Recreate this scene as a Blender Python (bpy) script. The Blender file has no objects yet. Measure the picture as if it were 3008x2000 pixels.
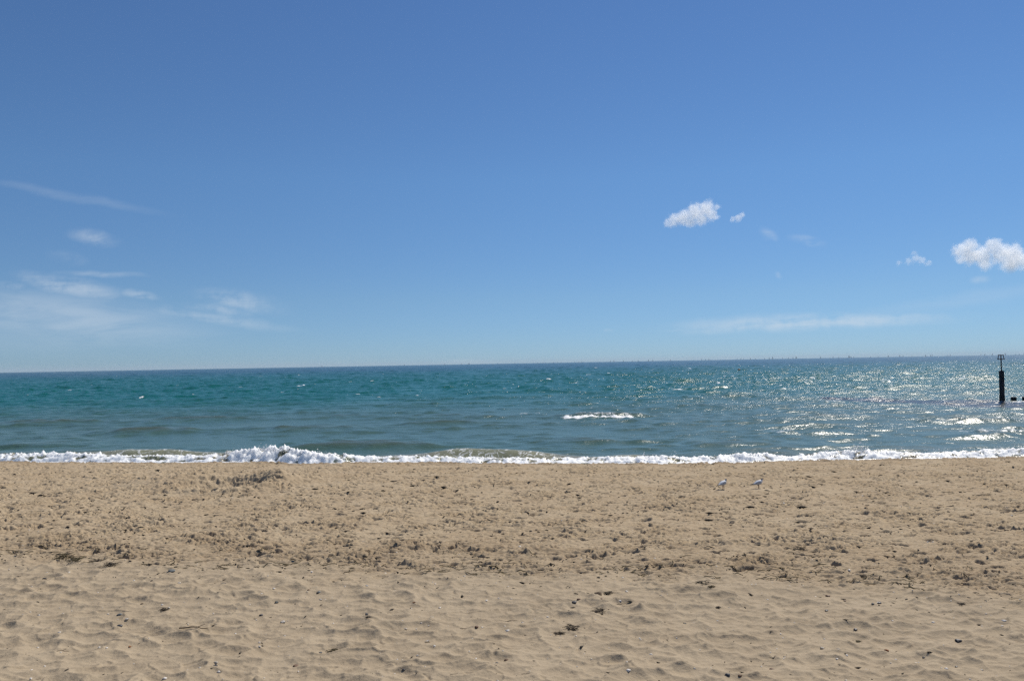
import bpy, bmesh, math, random
import numpy as np
from mathutils import Vector, Matrix

sc = bpy.context.scene
COL = sc.collection

# ------------------------------------------------------------------ camera
CAM_Z = 5.0
F = 2316.0                      # focal length in pixels of the 3008 px wide frame
PITCH = math.atan(64.8 / F)
ROLL = math.atan(53.0 / 3008.0)
fwd = Vector((0, math.cos(PITCH), math.sin(PITCH)))
r0 = Vector((1, 0, 0))
u0 = r0.cross(fwd)
right = r0 * math.cos(ROLL) - u0 * math.sin(ROLL)
up = u0 * math.cos(ROLL) + r0 * math.sin(ROLL)
cd = bpy.data.cameras.new('camera')
cam = bpy.data.objects.new('camera', cd)
COL.objects.link(cam)
M = Matrix((right, up, -fwd)).transposed().to_4x4()
M.translation = (0, 0, CAM_Z)
cam.matrix_world = M
cd.sensor_width = 23.2
cd.lens = F / 3008.0 * 23.2
cd.clip_start = 0.1
cd.clip_end = 120000
sc.camera = cam

# ------------------------------------------------------------------ light
SUN_AZ, SUN_EL = math.radians(35), math.radians(49)
sun_dir = Vector((math.sin(SUN_AZ) * math.cos(SUN_EL), math.cos(SUN_AZ) * math.cos(SUN_EL), math.sin(SUN_EL)))
sl = bpy.data.lights.new('sun', 'SUN')
sl.energy = 4.6
sl.angle = math.radians(0.5)
sl.color = (1.0, 0.935, 0.84)
so = bpy.data.objects.new('sun', sl)
so.rotation_euler = sun_dir.to_track_quat('Z', 'Y').to_euler()
COL.objects.link(so)

sc.view_settings.view_transform = 'Standard'
sc.view_settings.look = 'None'
sc.view_settings.exposure = 0.0
sc.view_settings.gamma = 1.0
sc.cycles.volume_bounces = 12
sc.cycles.max_bounces = 14
sc.cycles.use_denoising = False
sc.cycles.denoiser = 'OPENIMAGEDENOISE'
sc.cycles.sample_clamp_direct = 12
sc.cycles.sample_clamp_indirect = 0.8


def ray(px, py):
    d = right * ((px - 1504.0) / F) + up * (-(py - 1000.0) / F) + fwd
    return d


def on_plane(px, py, z):
    d = ray(px, py)
    t = (z - CAM_Z) / d.z
    return Vector((0, 0, CAM_Z)) + d * t


def at_y(px, py, Y):
    d = ray(px, py)
    return Vector((0, 0, CAM_Z)) + d * (Y / d.y)


# ------------------------------------------------------------------ node helper
class NT:
    def __init__(self, tree):
        self.t = tree

    def n(self, typ, ins=None, **props):
        nd = self.t.nodes.new(typ)
        for k, v in props.items():
            setattr(nd, k, v)
        for k, v in (ins or {}).items():
            s = nd.inputs[k]
            if hasattr(v, 'is_output') or isinstance(v, bpy.types.NodeSocket):
                self.t.links.new(v, s)
            else:
                s.default_value = v
        return nd

    def math(self, op, a, b=0.0, clamp=False):
        return self.n('ShaderNodeMath', {0: a, 1: b}, operation=op, use_clamp=clamp).outputs[0]

    def maprange(self, v, a, b, c=0.0, d=1.0, smooth=True):
        return self.n('ShaderNodeMapRange', {'Value': v, 'From Min': a, 'From Max': b, 'To Min': c, 'To Max': d},
                      interpolation_type='SMOOTHSTEP' if smooth else 'LINEAR').outputs[0]

    def noise(self, vec, scale, detail=3.0, rough=0.5, dist=0.0):
        return self.n('ShaderNodeTexNoise', {'Vector': vec, 'Scale': scale, 'Detail': detail, 'Roughness': rough,
                                             'Distortion': dist})

    def mix(self, f, a, b, blend='MIX'):
        nd = self.t.nodes.new('ShaderNodeMix')
        nd.data_type = 'RGBA'
        nd.blend_type = blend
        nd.clamp_factor = True
        for i, v in ((0, f), (6, a), (7, b)):
            s = nd.inputs[i]
            if isinstance(v, bpy.types.NodeSocket):
                self.t.links.new(v, s)
            else:
                s.default_value = v if i == 0 else (tuple(v) + (1,))[:4]
        return nd.outputs[2]


# ------------------------------------------------------------------ sky
w = bpy.data.worlds.new('World')
sc.world = w
w.use_nodes = True
wt = NT(w.node_tree)
bg = w.node_tree.nodes['Background']
sky = wt.n('ShaderNodeTexSky', sky_type='NISHITA', sun_disc=False)
sky.sun_elevation = SUN_EL
sky.sun_rotation = SUN_AZ
sky.air_density = 0.7
sky.dust_density = 0.0
sky.ozone_density = 6.0
tc = wt.n('ShaderNodeTexCoord')
sep = wt.n('ShaderNodeSeparateXYZ', {0: tc.outputs['Generated']})
ramp = w.node_tree.nodes.new('ShaderNodeValToRGB')
w.node_tree.links.new(sep.outputs[2], ramp.inputs[0])
els = ramp.color_ramp.elements
els[0].position = 0.0
els[0].color = (.43, .56, .74, 1)
els[1].position = 1.0
els[1].color = (.9, 1, 1.05, 1)
for p, c in ((.08, (.62, .71, .76, 1)), (.226, (.77, .91, .94, 1)), (.418, (.80, .94, 1.02, 1))):
    e = els.new(p)
    e.color = c
skyc = wt.mix(1.0, sky.outputs[0], ramp.outputs[0], 'MULTIPLY')
# thin high cirrus: soft streaks on the sky, laid out by world direction (x/y, z/y)
ydiv = wt.math('MAXIMUM', sep.outputs[1], 0.05)
uu = wt.math('DIVIDE', sep.outputs[0], ydiv)
vv = wt.math('DIVIDE', sep.outputs[2], ydiv)
uv = wt.n('ShaderNodeCombineXYZ', {0: uu, 1: vv, 2: 0.0}).outputs[0]
strv = wt.n('ShaderNodeMapping', {'Vector': uv, 'Rotation': (0, 0, 0.16), 'Scale': (7, 42, 1)}).outputs[0]
warp = wt.noise(uv, 14.0, 3.0)
wv = wt.n('ShaderNodeVectorMath', {0: warp.outputs['Color'], 1: (.5, .5, .5)}, operation='SUBTRACT').outputs[0]
wv = wt.n('ShaderNodeVectorMath', {0: wv, 1: (.035, .014, 0)}, operation='MULTIPLY').outputs[0]
uvw = wt.n('ShaderNodeVectorMath', {0: uv, 1: wv}, operation='ADD').outputs[0]
streak = wt.noise(strv, 1.0, 6.0, 0.62, 0.6).outputs[0]
puff = wt.noise(uv, 38.0, 6.0, 0.65).outputs[0]
CIRRUS = [  # centre px, half length, half height, slope (deg, + = down to the right), strength, streaky
    (215, 578, 270, 15, 10.5, .11, 0), (272, 697, 75, 24, 12, .27, 1), (200, 757, 60, 20, 10, .10, 1),
    (300, 808, 140, 10, 3, .2, 1), (210, 845, 180, 30, 11, .36, 1), (420, 873, 55, 14, 8, .36, 1),
    (705, 882, 140, 30, 10, .34, 1), (640, 908, 110, 18, 6, .28, 1), (20, 840, 60, 14, 4, .22, 1),
    (160, 930, 480, 75, 6, .30, 0), (600, 930, 260, 20, 8, .24, 1), (80, 985, 420, 60, 2, .12, 0),
    (2390, 946, 420, 26, -2, .44, 1), (2230, 962, 260, 12, -3, .3, 1), (2560, 938, 230, 14, -4, .34, 1), (2830, 880, 380, 26, -8, .10, 0), (2252, 686, 34, 18, 30, .26, 1),
    (2375, 703, 60, 15, 8, .28, 1), (2276, 806, 10, 14, -40, .2, 1), (2885, 822, 34, 12, -6, .2, 1),
    (1786, 973, 14, 6, 0, .34, 1), (2000, 968, 80, 4, 0, .14, 0), (1385, 1062, 90, 8, -1, .16, 0),
]
acc = None
for (px, py, hl, ht, ang, k, st) in CIRRUS:
    c = ray(px, py)
    e = ray(px + 50, py + 50 * math.tan(math.radians(ang)))
    cu, cv = c.x / c.y, c.z / c.y
    a = math.atan2(e.z / e.y - cv, e.x / e.y - cu)
    mp = wt.n('ShaderNodeMapping', {'Vector': uvw, 'Location': (cu, cv, 0), 'Rotation': (0, 0, a),
                                    'Scale': (hl / F * 1.15, ht / F * 1.2, 1)}, vector_type='TEXTURE').outputs[0]
    ln = wt.n('ShaderNodeVectorMath', {0: mp}, operation='LENGTH').outputs['Value']
    m = wt.maprange(ln, 1.15, 0.1, 0.0, k)
    if st:
        m = wt.math('MULTIPLY', m, wt.maprange(wt.math('ADD', wt.math('MULTIPLY', streak, .6), wt.math('MULTIPLY', puff, .4)), .36, .62, 0.0, 1.25))
    else:
        m = wt.math('MULTIPLY', m, wt.maprange(streak, .3, .65, 0.45, 1.2))
    acc = m if acc is None else wt.math('MAXIMUM', acc, m)
front = wt.maprange(sep.outputs[1], 0.1, 0.25)
acc = wt.math('MULTIPLY', acc, front, True)
skyc = wt.mix(acc, skyc, (6.6, 7.3, 8.0))
wt.t.links.new(skyc, bg.inputs[0])
bg.inputs[1].default_value = 0.1

# ------------------------------------------------------------------ numpy noise
_rng = np.random.RandomState(7)
_perm = _rng.permutation(256).astype(np.int32)
_perm2 = np.concatenate([_perm, _perm])
_ga = _rng.rand(256) * 2 * np.pi
_gx, _gy = np.cos(_ga).astype(np.float32), np.sin(_ga).astype(np.float32)
_rnd = _rng.rand(3, 256).astype(np.float32)


def _hash(ix, iy, seed):
    return _perm2[_perm2[(ix + seed * 37) & 255] + ((iy + seed * 91) & 255)]


def perlin(x, y, seed=0):
    xf, yf = np.floor(x), np.floor(y)
    ix, iy = xf.astype(np.int32), yf.astype(np.int32)
    fx, fy = (x - xf).astype(np.float32), (y - yf).astype(np.float32)
    ux = fx * fx * fx * (fx * (fx * 6 - 15) + 10)
    uy = fy * fy * fy * (fy * (fy * 6 - 15) + 10)

    def g(dx, dy):
        h = _hash(ix + dx, iy + dy, seed)
        return _gx[h] * (fx - dx) + _gy[h] * (fy - dy)
    a = g(0, 0)
    a += ux * (g(1, 0) - a)
    b = g(0, 1)
    b += ux * (g(1, 1) - b)
    return (a + uy * (b - a)) * 1.5


def fbm(x, y, octv=3, seed=0, gain=0.5):
    s, a = 0, 1.0
    for o in range(octv):
        s = s + a * perlin(x * 2 ** o, y * 2 ** o, seed + o * 5)
        a *= gain
    return s


def soft_cells(x, y, seed=0, k=9.0):
    """smooth cellular bowls: low at each random point, ridges between; also a random value per nearest point"""
    xf, yf = np.floor(x), np.floor(y)
    ix, iy = xf.astype(np.int32), yf.astype(np.int32)
    fx, fy = (x - xf).astype(np.float32), (y - yf).astype(np.float32)
    S = np.zeros(x.shape, np.float32)
    R = np.zeros(x.shape, np.float32)
    for dx in (-1, 0, 1):
        for dy in (-1, 0, 1):
            h = _hash(ix + dx, iy + dy, seed)
            d2 = (fx - dx - _rnd[0][h]) ** 2 + (fy - dy - _rnd[1][h]) ** 2
            e = np.exp(-k * d2)
            S += e
            R += e * _rnd[2][h]
    return -np.log(S + 1e-6) / k, R / (S + 1e-6)


def sstep(a, b, x):
    t = np.clip((x - a) / (b - a), 0, 1)
    return t * t * (3 - 2 * t)


def grid_mesh(name, X, Y, Z, mat, attrs=None, cols=None):
    nr, nc = X.shape
    me = bpy.data.meshes.new(name)
    me.vertices.add(nr * nc)
    co = np.stack([X, Y, Z], -1).astype(np.float32).ravel()
    me.vertices.foreach_set('co', co)
    idx = np.arange(nr * nc, dtype=np.int32).reshape(nr, nc)
    q = np.stack([idx[:-1, :-1], idx[:-1, 1:], idx[1:, 1:], idx[1:, :-1]], -1).reshape(-1, 4)
    nq = len(q)
    me.loops.add(nq * 4)
    me.polygons.add(nq)
    me.loops.foreach_set('vertex_index', q.ravel())
    me.polygons.foreach_set('loop_start', np.arange(0, nq * 4, 4, dtype=np.int32))
    me.polygons.foreach_set('use_smooth', np.ones(nq, dtype=bool))
    me.update(calc_edges=True)
    for k, v in (attrs or {}).items():
        at = me.attributes.new(k, 'FLOAT', 'POINT')
        at.data.foreach_set('value', v.astype(np.float32).ravel())
    for k, v in (cols or {}).items():
        at = me.attributes.new(k, 'FLOAT_COLOR', 'POINT')
        c4 = np.concatenate([v, np.ones(v.shape[:-1] + (1,))], -1)
        at.data.foreach_set('color', c4.astype(np.float32).ravel())
    me.materials.append(mat)
    o = bpy.data.objects.new(name, me)
    COL.objects.link(o)
    return o


def material(name):
    m = bpy.data.materials.new(name)
    m.use_nodes = True
    return m, NT(m.node_tree), m.node_tree.nodes['Principled BSDF']


# ------------------------------------------------------------------ shoreline
CREST_Z = 0.5
_cp = [(-300, 1356), (0, 1357), (250, 1359), (400, 1359), (640, 1358), (800, 1359), (880, 1364), (960, 1362), (1040, 1358), (1250, 1359),
       (1500, 1362), (1750, 1362), (2000, 1362), (2150, 1360), (2300, 1355), (2500, 1351), (2700, 1348), (2850, 1347), (3008, 1342), (3300, 1340)]
_cw = [on_plane(x, y, CREST_Z) for x, y in _cp]
_cX = np.array([-400, -120] + [c.x for c in _cw] + [120, 400])
_cY = np.array([_cw[0].y + 4, _cw[0].y + 1] + [c.y for c in _cw] + [_cw[-1].y - 1, _cw[-1].y - 2])


def crest_y(X):
    return np.interp(X, _cX, _cY)


def sand_profile(X, Y):
    t = Y - crest_y(X)
    d = np.maximum(-t, 0)
    z = np.interp(d, [0, 1.2, 10, 20, 26, 36], [CREST_Z, CREST_Z + .04, .84, 1.19, 1.40, 1.6])
    return np.where(t > 0, CREST_Z - 0.11 * np.minimum(t, .6) - 0.17 * np.maximum(t - .3, 0), z)


def ground(px, py):
    z = 1.0
    for _ in range(12):
        p = on_plane(px, py, z)
        z = float(sand_profile(np.array([p.x]), np.array([p.y]))[0])
    return p


# dry/rough sand limit
_dp = [(-600, 1640), (0, 1640), (600, 1668), (1100, 1682), (1500, 1690), (2000, 1695), (2500, 1710), (2750, 1735), (3008, 1760), (3600, 1790)]
_dw = [ground(*p) for p in _dp]
_dX = np.array([c.x / c.y for c in _dw])
_dY = np.array([c.y for c in _dw])

# ------------------------------------------------------------------ sand
rows = list(np.arange(2.5, 7.0, 0.12))
y = 7.0
while y < 41:
    rows.append(y)
    y += 0.0018 * y
rows += list(np.arange(41, 60, 1.0))
rows = np.array(rows)
side = np.geomspace(0.92, 8.0, 40)[1:]
acols = np.concatenate([-side[::-1], np.arange(-0.92, 0.92, 0.00108), side])
A, Y = np.meshgrid(acols, rows)
X = A * Y
X, Y = X.astype(np.float32), Y.astype(np.float32)
Z0 = sand_profile(X, Y).astype(np.float32)
CY = crest_y(X).astype(np.float32)
shore_d = CY - Y
lim = np.interp(A, _dX, _dY) + 0.9 * perlin(X * .5, Y * .5, 3) + .4 * perlin(X * 1.7, Y * 1.7, 4)
rough = sstep(-1.3, 1.5, Y - lim).astype(np.float32)          # 0 soft dry sand, 1 crusty disturbed sand
near_shore = sstep(2.5, 0.2, shore_d)

wx = X + .06 * perlin(X * 2.6, Y * 2.6, 11)
wy = Y + .05 * perlin(X * 2.2, Y * 2.6, 12)
c1, r1 = soft_cells(wx / .47, wy / .34, 1, 30)
c2, r2 = soft_cells(wx / .25 + 9, wy / .18 + 4, 2, 24)
big = fbm(X * .35, Y * .35, 2, 21)
swell = .55 + .75 * sstep(-.4, .5, perlin(X * .8, Y * .8, 22))
dry = .165 * c1 * (.62 + .5 * r1) * swell + .060 * c2 * (.2 + r2) + .035 * big + .010 * fbm(X * 4.5, Y * 4.5, 2, 31)
dry += .0045 * fbm(X * 13, Y * 13, 2, 35)

# clods, scuffs and heel marks in the firmer sand
patch = sstep(-.35, .45, fbm(X * .55, Y * .8, 3, 41))
ex, ey = X * .50, Y * 1.35
n1 = fbm(ex * 5.6, ey * 5.0, 3, 51, .55)
n2 = fbm(ex * 12.5, ey * 10.5, 2, 61)
n3 = perlin(ex * 21, ey * 21, 71)
clod = sstep(.06, .32, n1) * .036 + sstep(.06, .40, n2) * .031 - sstep(.22, .6, -n1) * .034
c3, r3 = soft_cells(wx / .46 + 3, wy / .40 + 7, 5, 14)
heel = -sstep(.085, .03, c3) * sstep(.44, .58, r3) * .075
clumps = sstep(.45, .75, fbm(ex * 2.3, ey * 2.3, 2, 81)) * .04
firm = clod * (.42 + .75 * patch) + heel + clumps * patch + .014 * n3 + .03 * fbm(X * .7, Y * .7, 2, 91)
churn = rough * np.exp(-((Y - lim - 1.3) / 1.5) ** 2)
relief = dry * (1 - rough) + firm * rough * (1 + .1 * churn)
relief *= (1 - .1 * near_shore)

# dug hollow on the left with a heap on its right side
hc = ground(655, 1432)
hx, hy = X - hc.x, Y - hc.y
hr = np.sqrt((hx / 1.75) ** 2 + (hy / 1.5) ** 2)
hang = np.arctan2(hy / 1.5, hx / 1.75)
hole = -sstep(1.0, .25, hr + .12 * perlin(X * 1.6, Y * 1.6, 95)) * .30
rim = np.exp(-((hr - 1.12) / .24) ** 2) * (.10 + .11 * np.maximum(np.sin(hang), 0) + .06 * np.maximum(np.cos(hang), 0))
hm = ground(830, 1420)
heap = .30 * np.exp(-(((X - hm.x) / 1.0) ** 2 + ((Y - hm.y) / 1.1) ** 2))
lw = ground(470, 1425)
lwall = .24 * np.exp(-(((X - lw.x) / 1.7) ** 2 + ((Y - lw.y) / 1.0) ** 2))
pitmask = np.exp(-(hr / 1.75) ** 4)
rubble = sstep(.05, .45, fbm(X * 3.1, Y * 3.1, 3, 97)) * .06 * pitmask + sstep(.15, .5, fbm(X * 4.5, Y * 6.5, 2, 98)) * .032 * pitmask
relief = relief + hole + rim + heap + lwall + rubble
# a few larger scuffed hollows and lumps seen in the photo
for (px, py, s, hgt) in ((2009, 1457, .30, .10), (2050, 1471, .25, .09), (1172, 1456, .3, -.09), (1268, 1462, .22, -.07), (1345, 1448, .26, -.08),
                         (1593, 1614, .34, .13), (1528, 1630, .28, .12), (1203, 1657, .22, .10), (1640, 1592, .3, .09), (1462, 1562, .22, -.08),
                         (1432, 1472, .2, -.06), (1900, 1548, .2, .07), (2932, 1689, .30, .12), (2722, 1678, .26, .09), (2660, 1685, .28, .1),
                         (2445, 1680, .18, .08), (720, 1457, .2, .09), (605, 1466, .26, .08), (330, 1470, .3, .07)):
    g = ground(px, py)
    rr = ((X - g.x) / s) ** 2 + ((Y - g.y) / (s * .8)) ** 2
    msk = rr < 9
    relief[msk] += (.6 * hgt * np.exp(-rr[msk]) * (1 + .9 * fbm(X[msk] * 7, Y[msk] * 7, 2, 99))).astype(np.float32)
GULLS = [(2124, 1440), (2228, 1437)]
for gp in GULLS:
    g = ground(*gp)
    rr = ((X - g.x) / .38) ** 2 + ((Y - g.y + .18) / .62) ** 2
    k = np.exp(-rr ** 2)
    relief = relief * (1 - .88 * k) + .035 * k
relief *= sstep(-1.0, .1, shore_d) * .85 + .15
ZS = Z0 + relief.astype(np.float32)


def sand_z(x, yv):
    i = int(np.clip(np.searchsorted(rows, yv) - 1, 0, len(rows) - 2))
    j = int(np.clip(np.searchsorted(acols, x / yv) - 1, 0, len(acols) - 2))
    fy = (yv - rows[i]) / (rows[i + 1] - rows[i])
    fx = (x / yv - acols[j]) / (acols[j + 1] - acols[j])
    q = ZS[i:i + 2, j:j + 2]
    return float((q[0, 0] * (1 - fx) + q[0, 1] * fx) * (1 - fy) + (q[1, 0] * (1 - fx) + q[1, 1] * fx) * fy)


def sand_zv(x, yv):
    i = np.clip(np.searchsorted(rows, yv) - 1, 0, len(rows) - 2)
    j = np.clip(np.searchsorted(acols, x / yv) - 1, 0, len(acols) - 2)
    return ZS[i, j]


damp = np.clip(sstep(.9, -.2, shore_d) + .25 * pitmask * sstep(1.1, .5, hr), 0, 1)
ms, n, b = material('beach_sand')
geo = n.n('ShaderNodeNewGeometry')
pos = geo.outputs['Position']
ar = n.n('ShaderNodeAttribute', attribute_name='rough').outputs['Fac']
ad = n.n('ShaderNodeAttribute', attribute_name='damp').outputs['Fac']
drycol = n.mix(n.maprange(n.noise(pos, 1.3, 4).outputs[0], .3, .7), (.372, .296, .200), (.408, .328, .224))
firmcol = n.mix(n.maprange(n.noise(pos, .8, 4).outputs[0], .3, .7), (.400, .308, .198), (.447, .354, .235))
col = n.mix(ar, drycol, firmcol)
grain = n.noise(pos, 160.0, 2, .6).outputs[0]
col = n.mix(n.maprange(grain, .2, .8), n.mix(.16, col, (.10, .08, .055)), col)
ach = n.n('ShaderNodeAttribute', attribute_name='churn').outputs['Fac']
col = n.mix(n.math('MULTIPLY', ach, .38), col, (.20, .14, .085))
fk = n.noise(n.n('ShaderNodeMapping', {'Vector': pos, 'Scale': (4.5, 11.0, 6.0)}).outputs[0], 1.0, 4, .65).outputs[0]
col = n.mix(n.math('MULTIPLY', n.math('MULTIPLY', ar, .55), n.maprange(fk, .57, .66)), col, (.20, .14, .085))
fleck = n.noise(pos, 55.0, 1.5, .5).outputs[0]
col = n.mix(n.maprange(fleck, .67, .74, 0, .55), col, (.10, .075, .055))
col = n.mix(n.math('MULTIPLY', ad, .55), col, (.17, .125, .08))
n.t.links.new(col, b.inputs['Base Color'])
b.inputs['Roughness'].default_value = .95
b.inputs['Specular IOR Level'].default_value = .15
bn = n.math('ADD', n.math('MULTIPLY', n.noise(pos, 28.0, 4, .6).outputs[0], 1.0), n.math('MULTIPLY', grain, .25))
bump = n.n('ShaderNodeBump', {'Height': bn, 'Strength': .55, 'Distance': .018})
n.t.links.new(bump.outputs[0], b.inputs['Normal'])
o = grid_mesh('beach', X, Y, ZS, ms, {'rough': rough, 'damp': damp, 'churn': churn * (.5 + .5 * patch)})
o['kind'] = 'structure'

# ------------------------------------------------------------------ sea
RE = 7.43e6                     # earth radius with refraction
rows2 = list(np.arange(31.5, 33, 0.3)) + list(np.arange(33.0, 46, 0.065))
y = 46.0
while y < 2500:
    rows2.append(y)
    y += min(max(0.09, (y - 40) * .012), 0.0046 * y)
while y < 12000:
    rows2.append(y)
    y *= 1.012
rows2 = np.array(rows2)
side = np.geomspace(0.92, 2.5, 30)[1:]
acol2 = np.concatenate([-side[::-1], np.arange(-0.92, 0.92, 0.00118), side])
A2, Y = np.meshgrid(acol2, rows2)
X = (A2 * Y).astype(np.float32)
Y = Y.astype(np.float32)
CY = crest_y(X).astype(np.float32)
T = Y - CY
dy_row = np.gradient(rows2)[:, None].astype(np.float32)
dx_col = (0.00118 * rows2)[:, None].astype(np.float32)
rs = np.random.RandomState(3)
H = np.zeros_like(X)
off = sstep(3, 160, T)
for i in range(46):
    lam = 1.1 * (19.0 / 1.1) ** (i / 45.0)
    ang = rs.normal(math.radians(-96), .42)
    if lam < 3.0:
        ang = rs.normal(math.radians(-90), .7)
    kx, ky = math.cos(ang) * 2 * math.pi / lam, math.sin(ang) * 2 * math.pi / lam
    amp = .0062 * lam ** .74 * (1.55 if lam < 5 else 1.0)
    att = sstep(.8, 1.6, lam / dy_row) * sstep(1.5, 3.0, lam / dx_col)
    shoal = (.42 + .58 * off) if lam > 3 else (.62 + .38 * off)
    ph = rs.rand() * 6.283
    warpy = .35 * lam * perlin(X / (lam * 5), Y / (lam * 5), i % 40) if lam > 5 else 0
    H += amp * shoal * att * np.sin(kx * X + ky * (Y + warpy) + ph).astype(np.float32)
sig = .16
print('sea rms', H[700:].std(), H[300:600].std())
H0 = H / .16
H = H + .9 * (H * H - sig * sig * .5)
# long low swell lines that steepen towards the beach
for lam, ang, amp, ph in ((9.5, -91, .055, .4), (12.5, -87, .06, 2.2), (7.2, -94, .04, 4.0)):
    a_ = math.radians(ang)
    p = 2 * math.pi / lam * (math.cos(a_) * X + math.sin(a_) * Y) + ph + 1.2 * perlin(X * .06, Y * .06, 17)
    s = np.sin(p)
    H += amp * (s + .35 * s * np.abs(s)) * sstep(260, 90, Y) * sstep(1, 8, T) * (.55 + .6 * perlin(X * .09 + 5, Y * .07, 19))
foam = np.zeros_like(X)
lace = np.zeros_like(X)
# single swells that stand out
SWELLS = [(1060, 1302, 230, .46), (95, 1302, 170, .36), (430, 1262, 120, .30), (1290, 1238, 160, .36), (620, 1228, 150, .25),
          (2420, 1243, 210, .32), (2120, 1303, 170, .22), (1700, 1298, 150, .20), (2900, 1232, 180, .34), (2920, 1272, 190, .36), (1750, 1216, 180, .42),
          (150, 1238, 170, .26), (1900, 1255, 150, .25), (900, 1255, 150, .24)]
for (px, py, hw, h) in SWELLS:
    c = on_plane(px, py, h * .6)
    sx = hw / F * c.y
    env = np.exp(-np.abs((X - c.x) / sx) ** 2.4)
    yc = c.y + .5 * perlin(X * .25, X * 0 + px * .01, 23) + .012 * (X - c.x)
    s = Y - yc
    prof = np.where(s < 0, np.exp(-(s / 1.0) ** 2), np.exp(-(s / 2.3) ** 2))
    H += (h * env * prof).astype(np.float32)

# spilling breaker out in the bay and a few short breaking crests; right ones also paint sun glints white
SPILL_GLINT = [(1640, 1868, 1221, .27, .80), (1524, 1592, 1210, .14, .6), (2790, 3040, 1229, .14, .42), (2850, 3060, 1269, .16, .45), (2270, 2340, 1266, .12, .42),
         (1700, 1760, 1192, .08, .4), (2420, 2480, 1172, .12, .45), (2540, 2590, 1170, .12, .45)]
for (xa, xb, py, h, k) in SPILL_GLINT:
    c = on_plane((xa + xb) / 2, py + 6, .05)
    hw = (xb - xa) / 2 / F * c.y
    env = sstep(1.05, .8, np.abs((X - c.x) / hw))
    yc = c.y + .45 * perlin(X * .35, X * 0 + py, 25) - .03 * (X - c.x)
    s = Y - yc
    lump = .5 + .9 * fbm(X * 2.2, Y * 1.6, 3, 27)
    prof = np.where(s < 0, np.exp(-(s / .8) ** 2), np.exp(-(s / .55) ** 2))
    H += (h * env * prof * (.75 + .5 * lump)).astype(np.float32)
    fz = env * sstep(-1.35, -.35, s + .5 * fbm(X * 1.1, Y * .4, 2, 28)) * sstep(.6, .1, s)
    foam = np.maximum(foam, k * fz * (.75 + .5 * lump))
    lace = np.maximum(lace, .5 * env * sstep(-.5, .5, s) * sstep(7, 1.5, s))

# whitecaps on the chop
gust = perlin(X * .03, Y * .012, 33) * .5 + perlin(X * .11, Y * .05, 34) * .5
capn = fbm(X * .55, Y * .35, 2, 37)
cap = H0 + .9 * gust + 1.1 * capn
rc = np.random.RandomState(29)
for _ in range(760):
    dep = 8 + 88 * rc.rand() ** 1.8
    yc = CAM_Z * F / dep
    ac_ = rc.uniform(-.72, .78)
    if rc.rand() > .40 + .55 * ac_:
        continue
    wdt_ = rc.gamma(1.6, .36) * (.35 + .65 * min(1, yc / 300)) + .16
    dpt = rc.uniform(.2, .6) + .6 * yc * .0046
    i0, i1 = np.searchsorted(rows2, [yc - 2.5 * dpt, yc + 2.5 * dpt])
    j0, j1 = np.searchsorted(acol2, [ac_ - 2.5 * wdt_ / yc, ac_ + 2.5 * wdt_ / yc])
    sl_ = (slice(max(i0 - 1, 0), i1 + 1), slice(max(j0 - 1, 0), j1 + 1))
    u_ = (X[sl_] - ac_ * yc) / wdt_
    v_ = (Y[sl_] - yc - rc.uniform(-.3, .3) * (X[sl_] - ac_ * yc) - .35 * wdt_ * np.abs(u_)) / dpt
    g_ = np.exp(-u_ ** 2 * 1.2 - v_ ** 2)
    foam[sl_] = np.maximum(foam[sl_], (.62 if ac_ < .1 else .75) * sstep(.25, .75, g_ * (1 + .35 * perlin(X[sl_] * 2.3, Y[sl_] * 1.1, 44))))
    H[sl_] += .16 * g_

# shore break -----------------------------------------------------
_tp = [(-300, 1335), (0, 1336), (120, 1334), (260, 1337), (400, 1341), (560, 1341), (625, 1336), (670, 1331), (720, 1325), (780, 1319), (815, 1319), (870, 1324), (930, 1331), (1000, 1333), (1060, 1341), (1200, 1343),
       (1400, 1345), (1600, 1347), (1800, 1346), (1930, 1341), (2030, 1345), (2110, 1342), (2180, 1336), (2230, 1334), (2330, 1341), (2420, 1331), (2520, 1324), (2580, 1327), (2700, 1330), (2800, 1330),
       (2900, 1326), (3008, 1319), (3300, 1318)]
tw = []
for px, py in _tp:
    c = on_plane(px, 1360, .4)
    yy = float(crest_y(np.array([c.x]))[0]) + 2.9
    p = at_y(px, py, yy)
    tw.append((p.x, p.z))
tX = np.array([-400] + [a for a, _ in tw] + [400])
tZ = np.array([.35] + [max(z, .1) for _, z in tw] + [.35])
xl = acol2[None, :] * (CY[:1] * 0 + 38.5)
ztop = np.interp(X, tX, tZ)
yb = CY + 2.9 + .35 * perlin(X * .35, X * 0 + 3.3, 45)
s = Y - yb
lump = fbm(X * 1.9, Y * 1.9, 3, 47)
lump2 = fbm(X * 7.5, Y * 6.5, 2, 48)
front = np.exp(-(np.abs(s) / (.95 + .25 * lump)) ** 2)
back = np.exp(-(s / 1.25) ** 2)
prof = np.where(s < 0, front, back)
zone = sstep(2.2, .6, s)
boil = sstep(-2.2, -.2, s) * sstep(.9, .1, s)
bore = ztop * prof * (1 + .16 * lump * boil) + boil * (.022 * lump + .020 * lump2) * (.4 + 1.9 * np.clip(ztop, 0, .8) ** 1.3) + sstep(-.5, -.05, s) * sstep(.5, .05, s) * np.maximum(lump2, 0) * .16 * np.clip(ztop, .05, .7)
near = sstep(7, 1.5, T)
base = H * (1 - near * .8)
ZW = np.where(T < 9, np.maximum(base, 0) * 0 + base * (1 - prof) + bore, base)
bf = sstep(-3.6, -2.7, s) * sstep(.75, .05, s + .25 * lump)
thin = sstep(-.9, -2.2, s) * .35 * (fbm(X * 1.2, Y * .8, 2, 49) > .15)
streak = fbm(X * .9, Y * 2.6, 3, 53)
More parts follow.
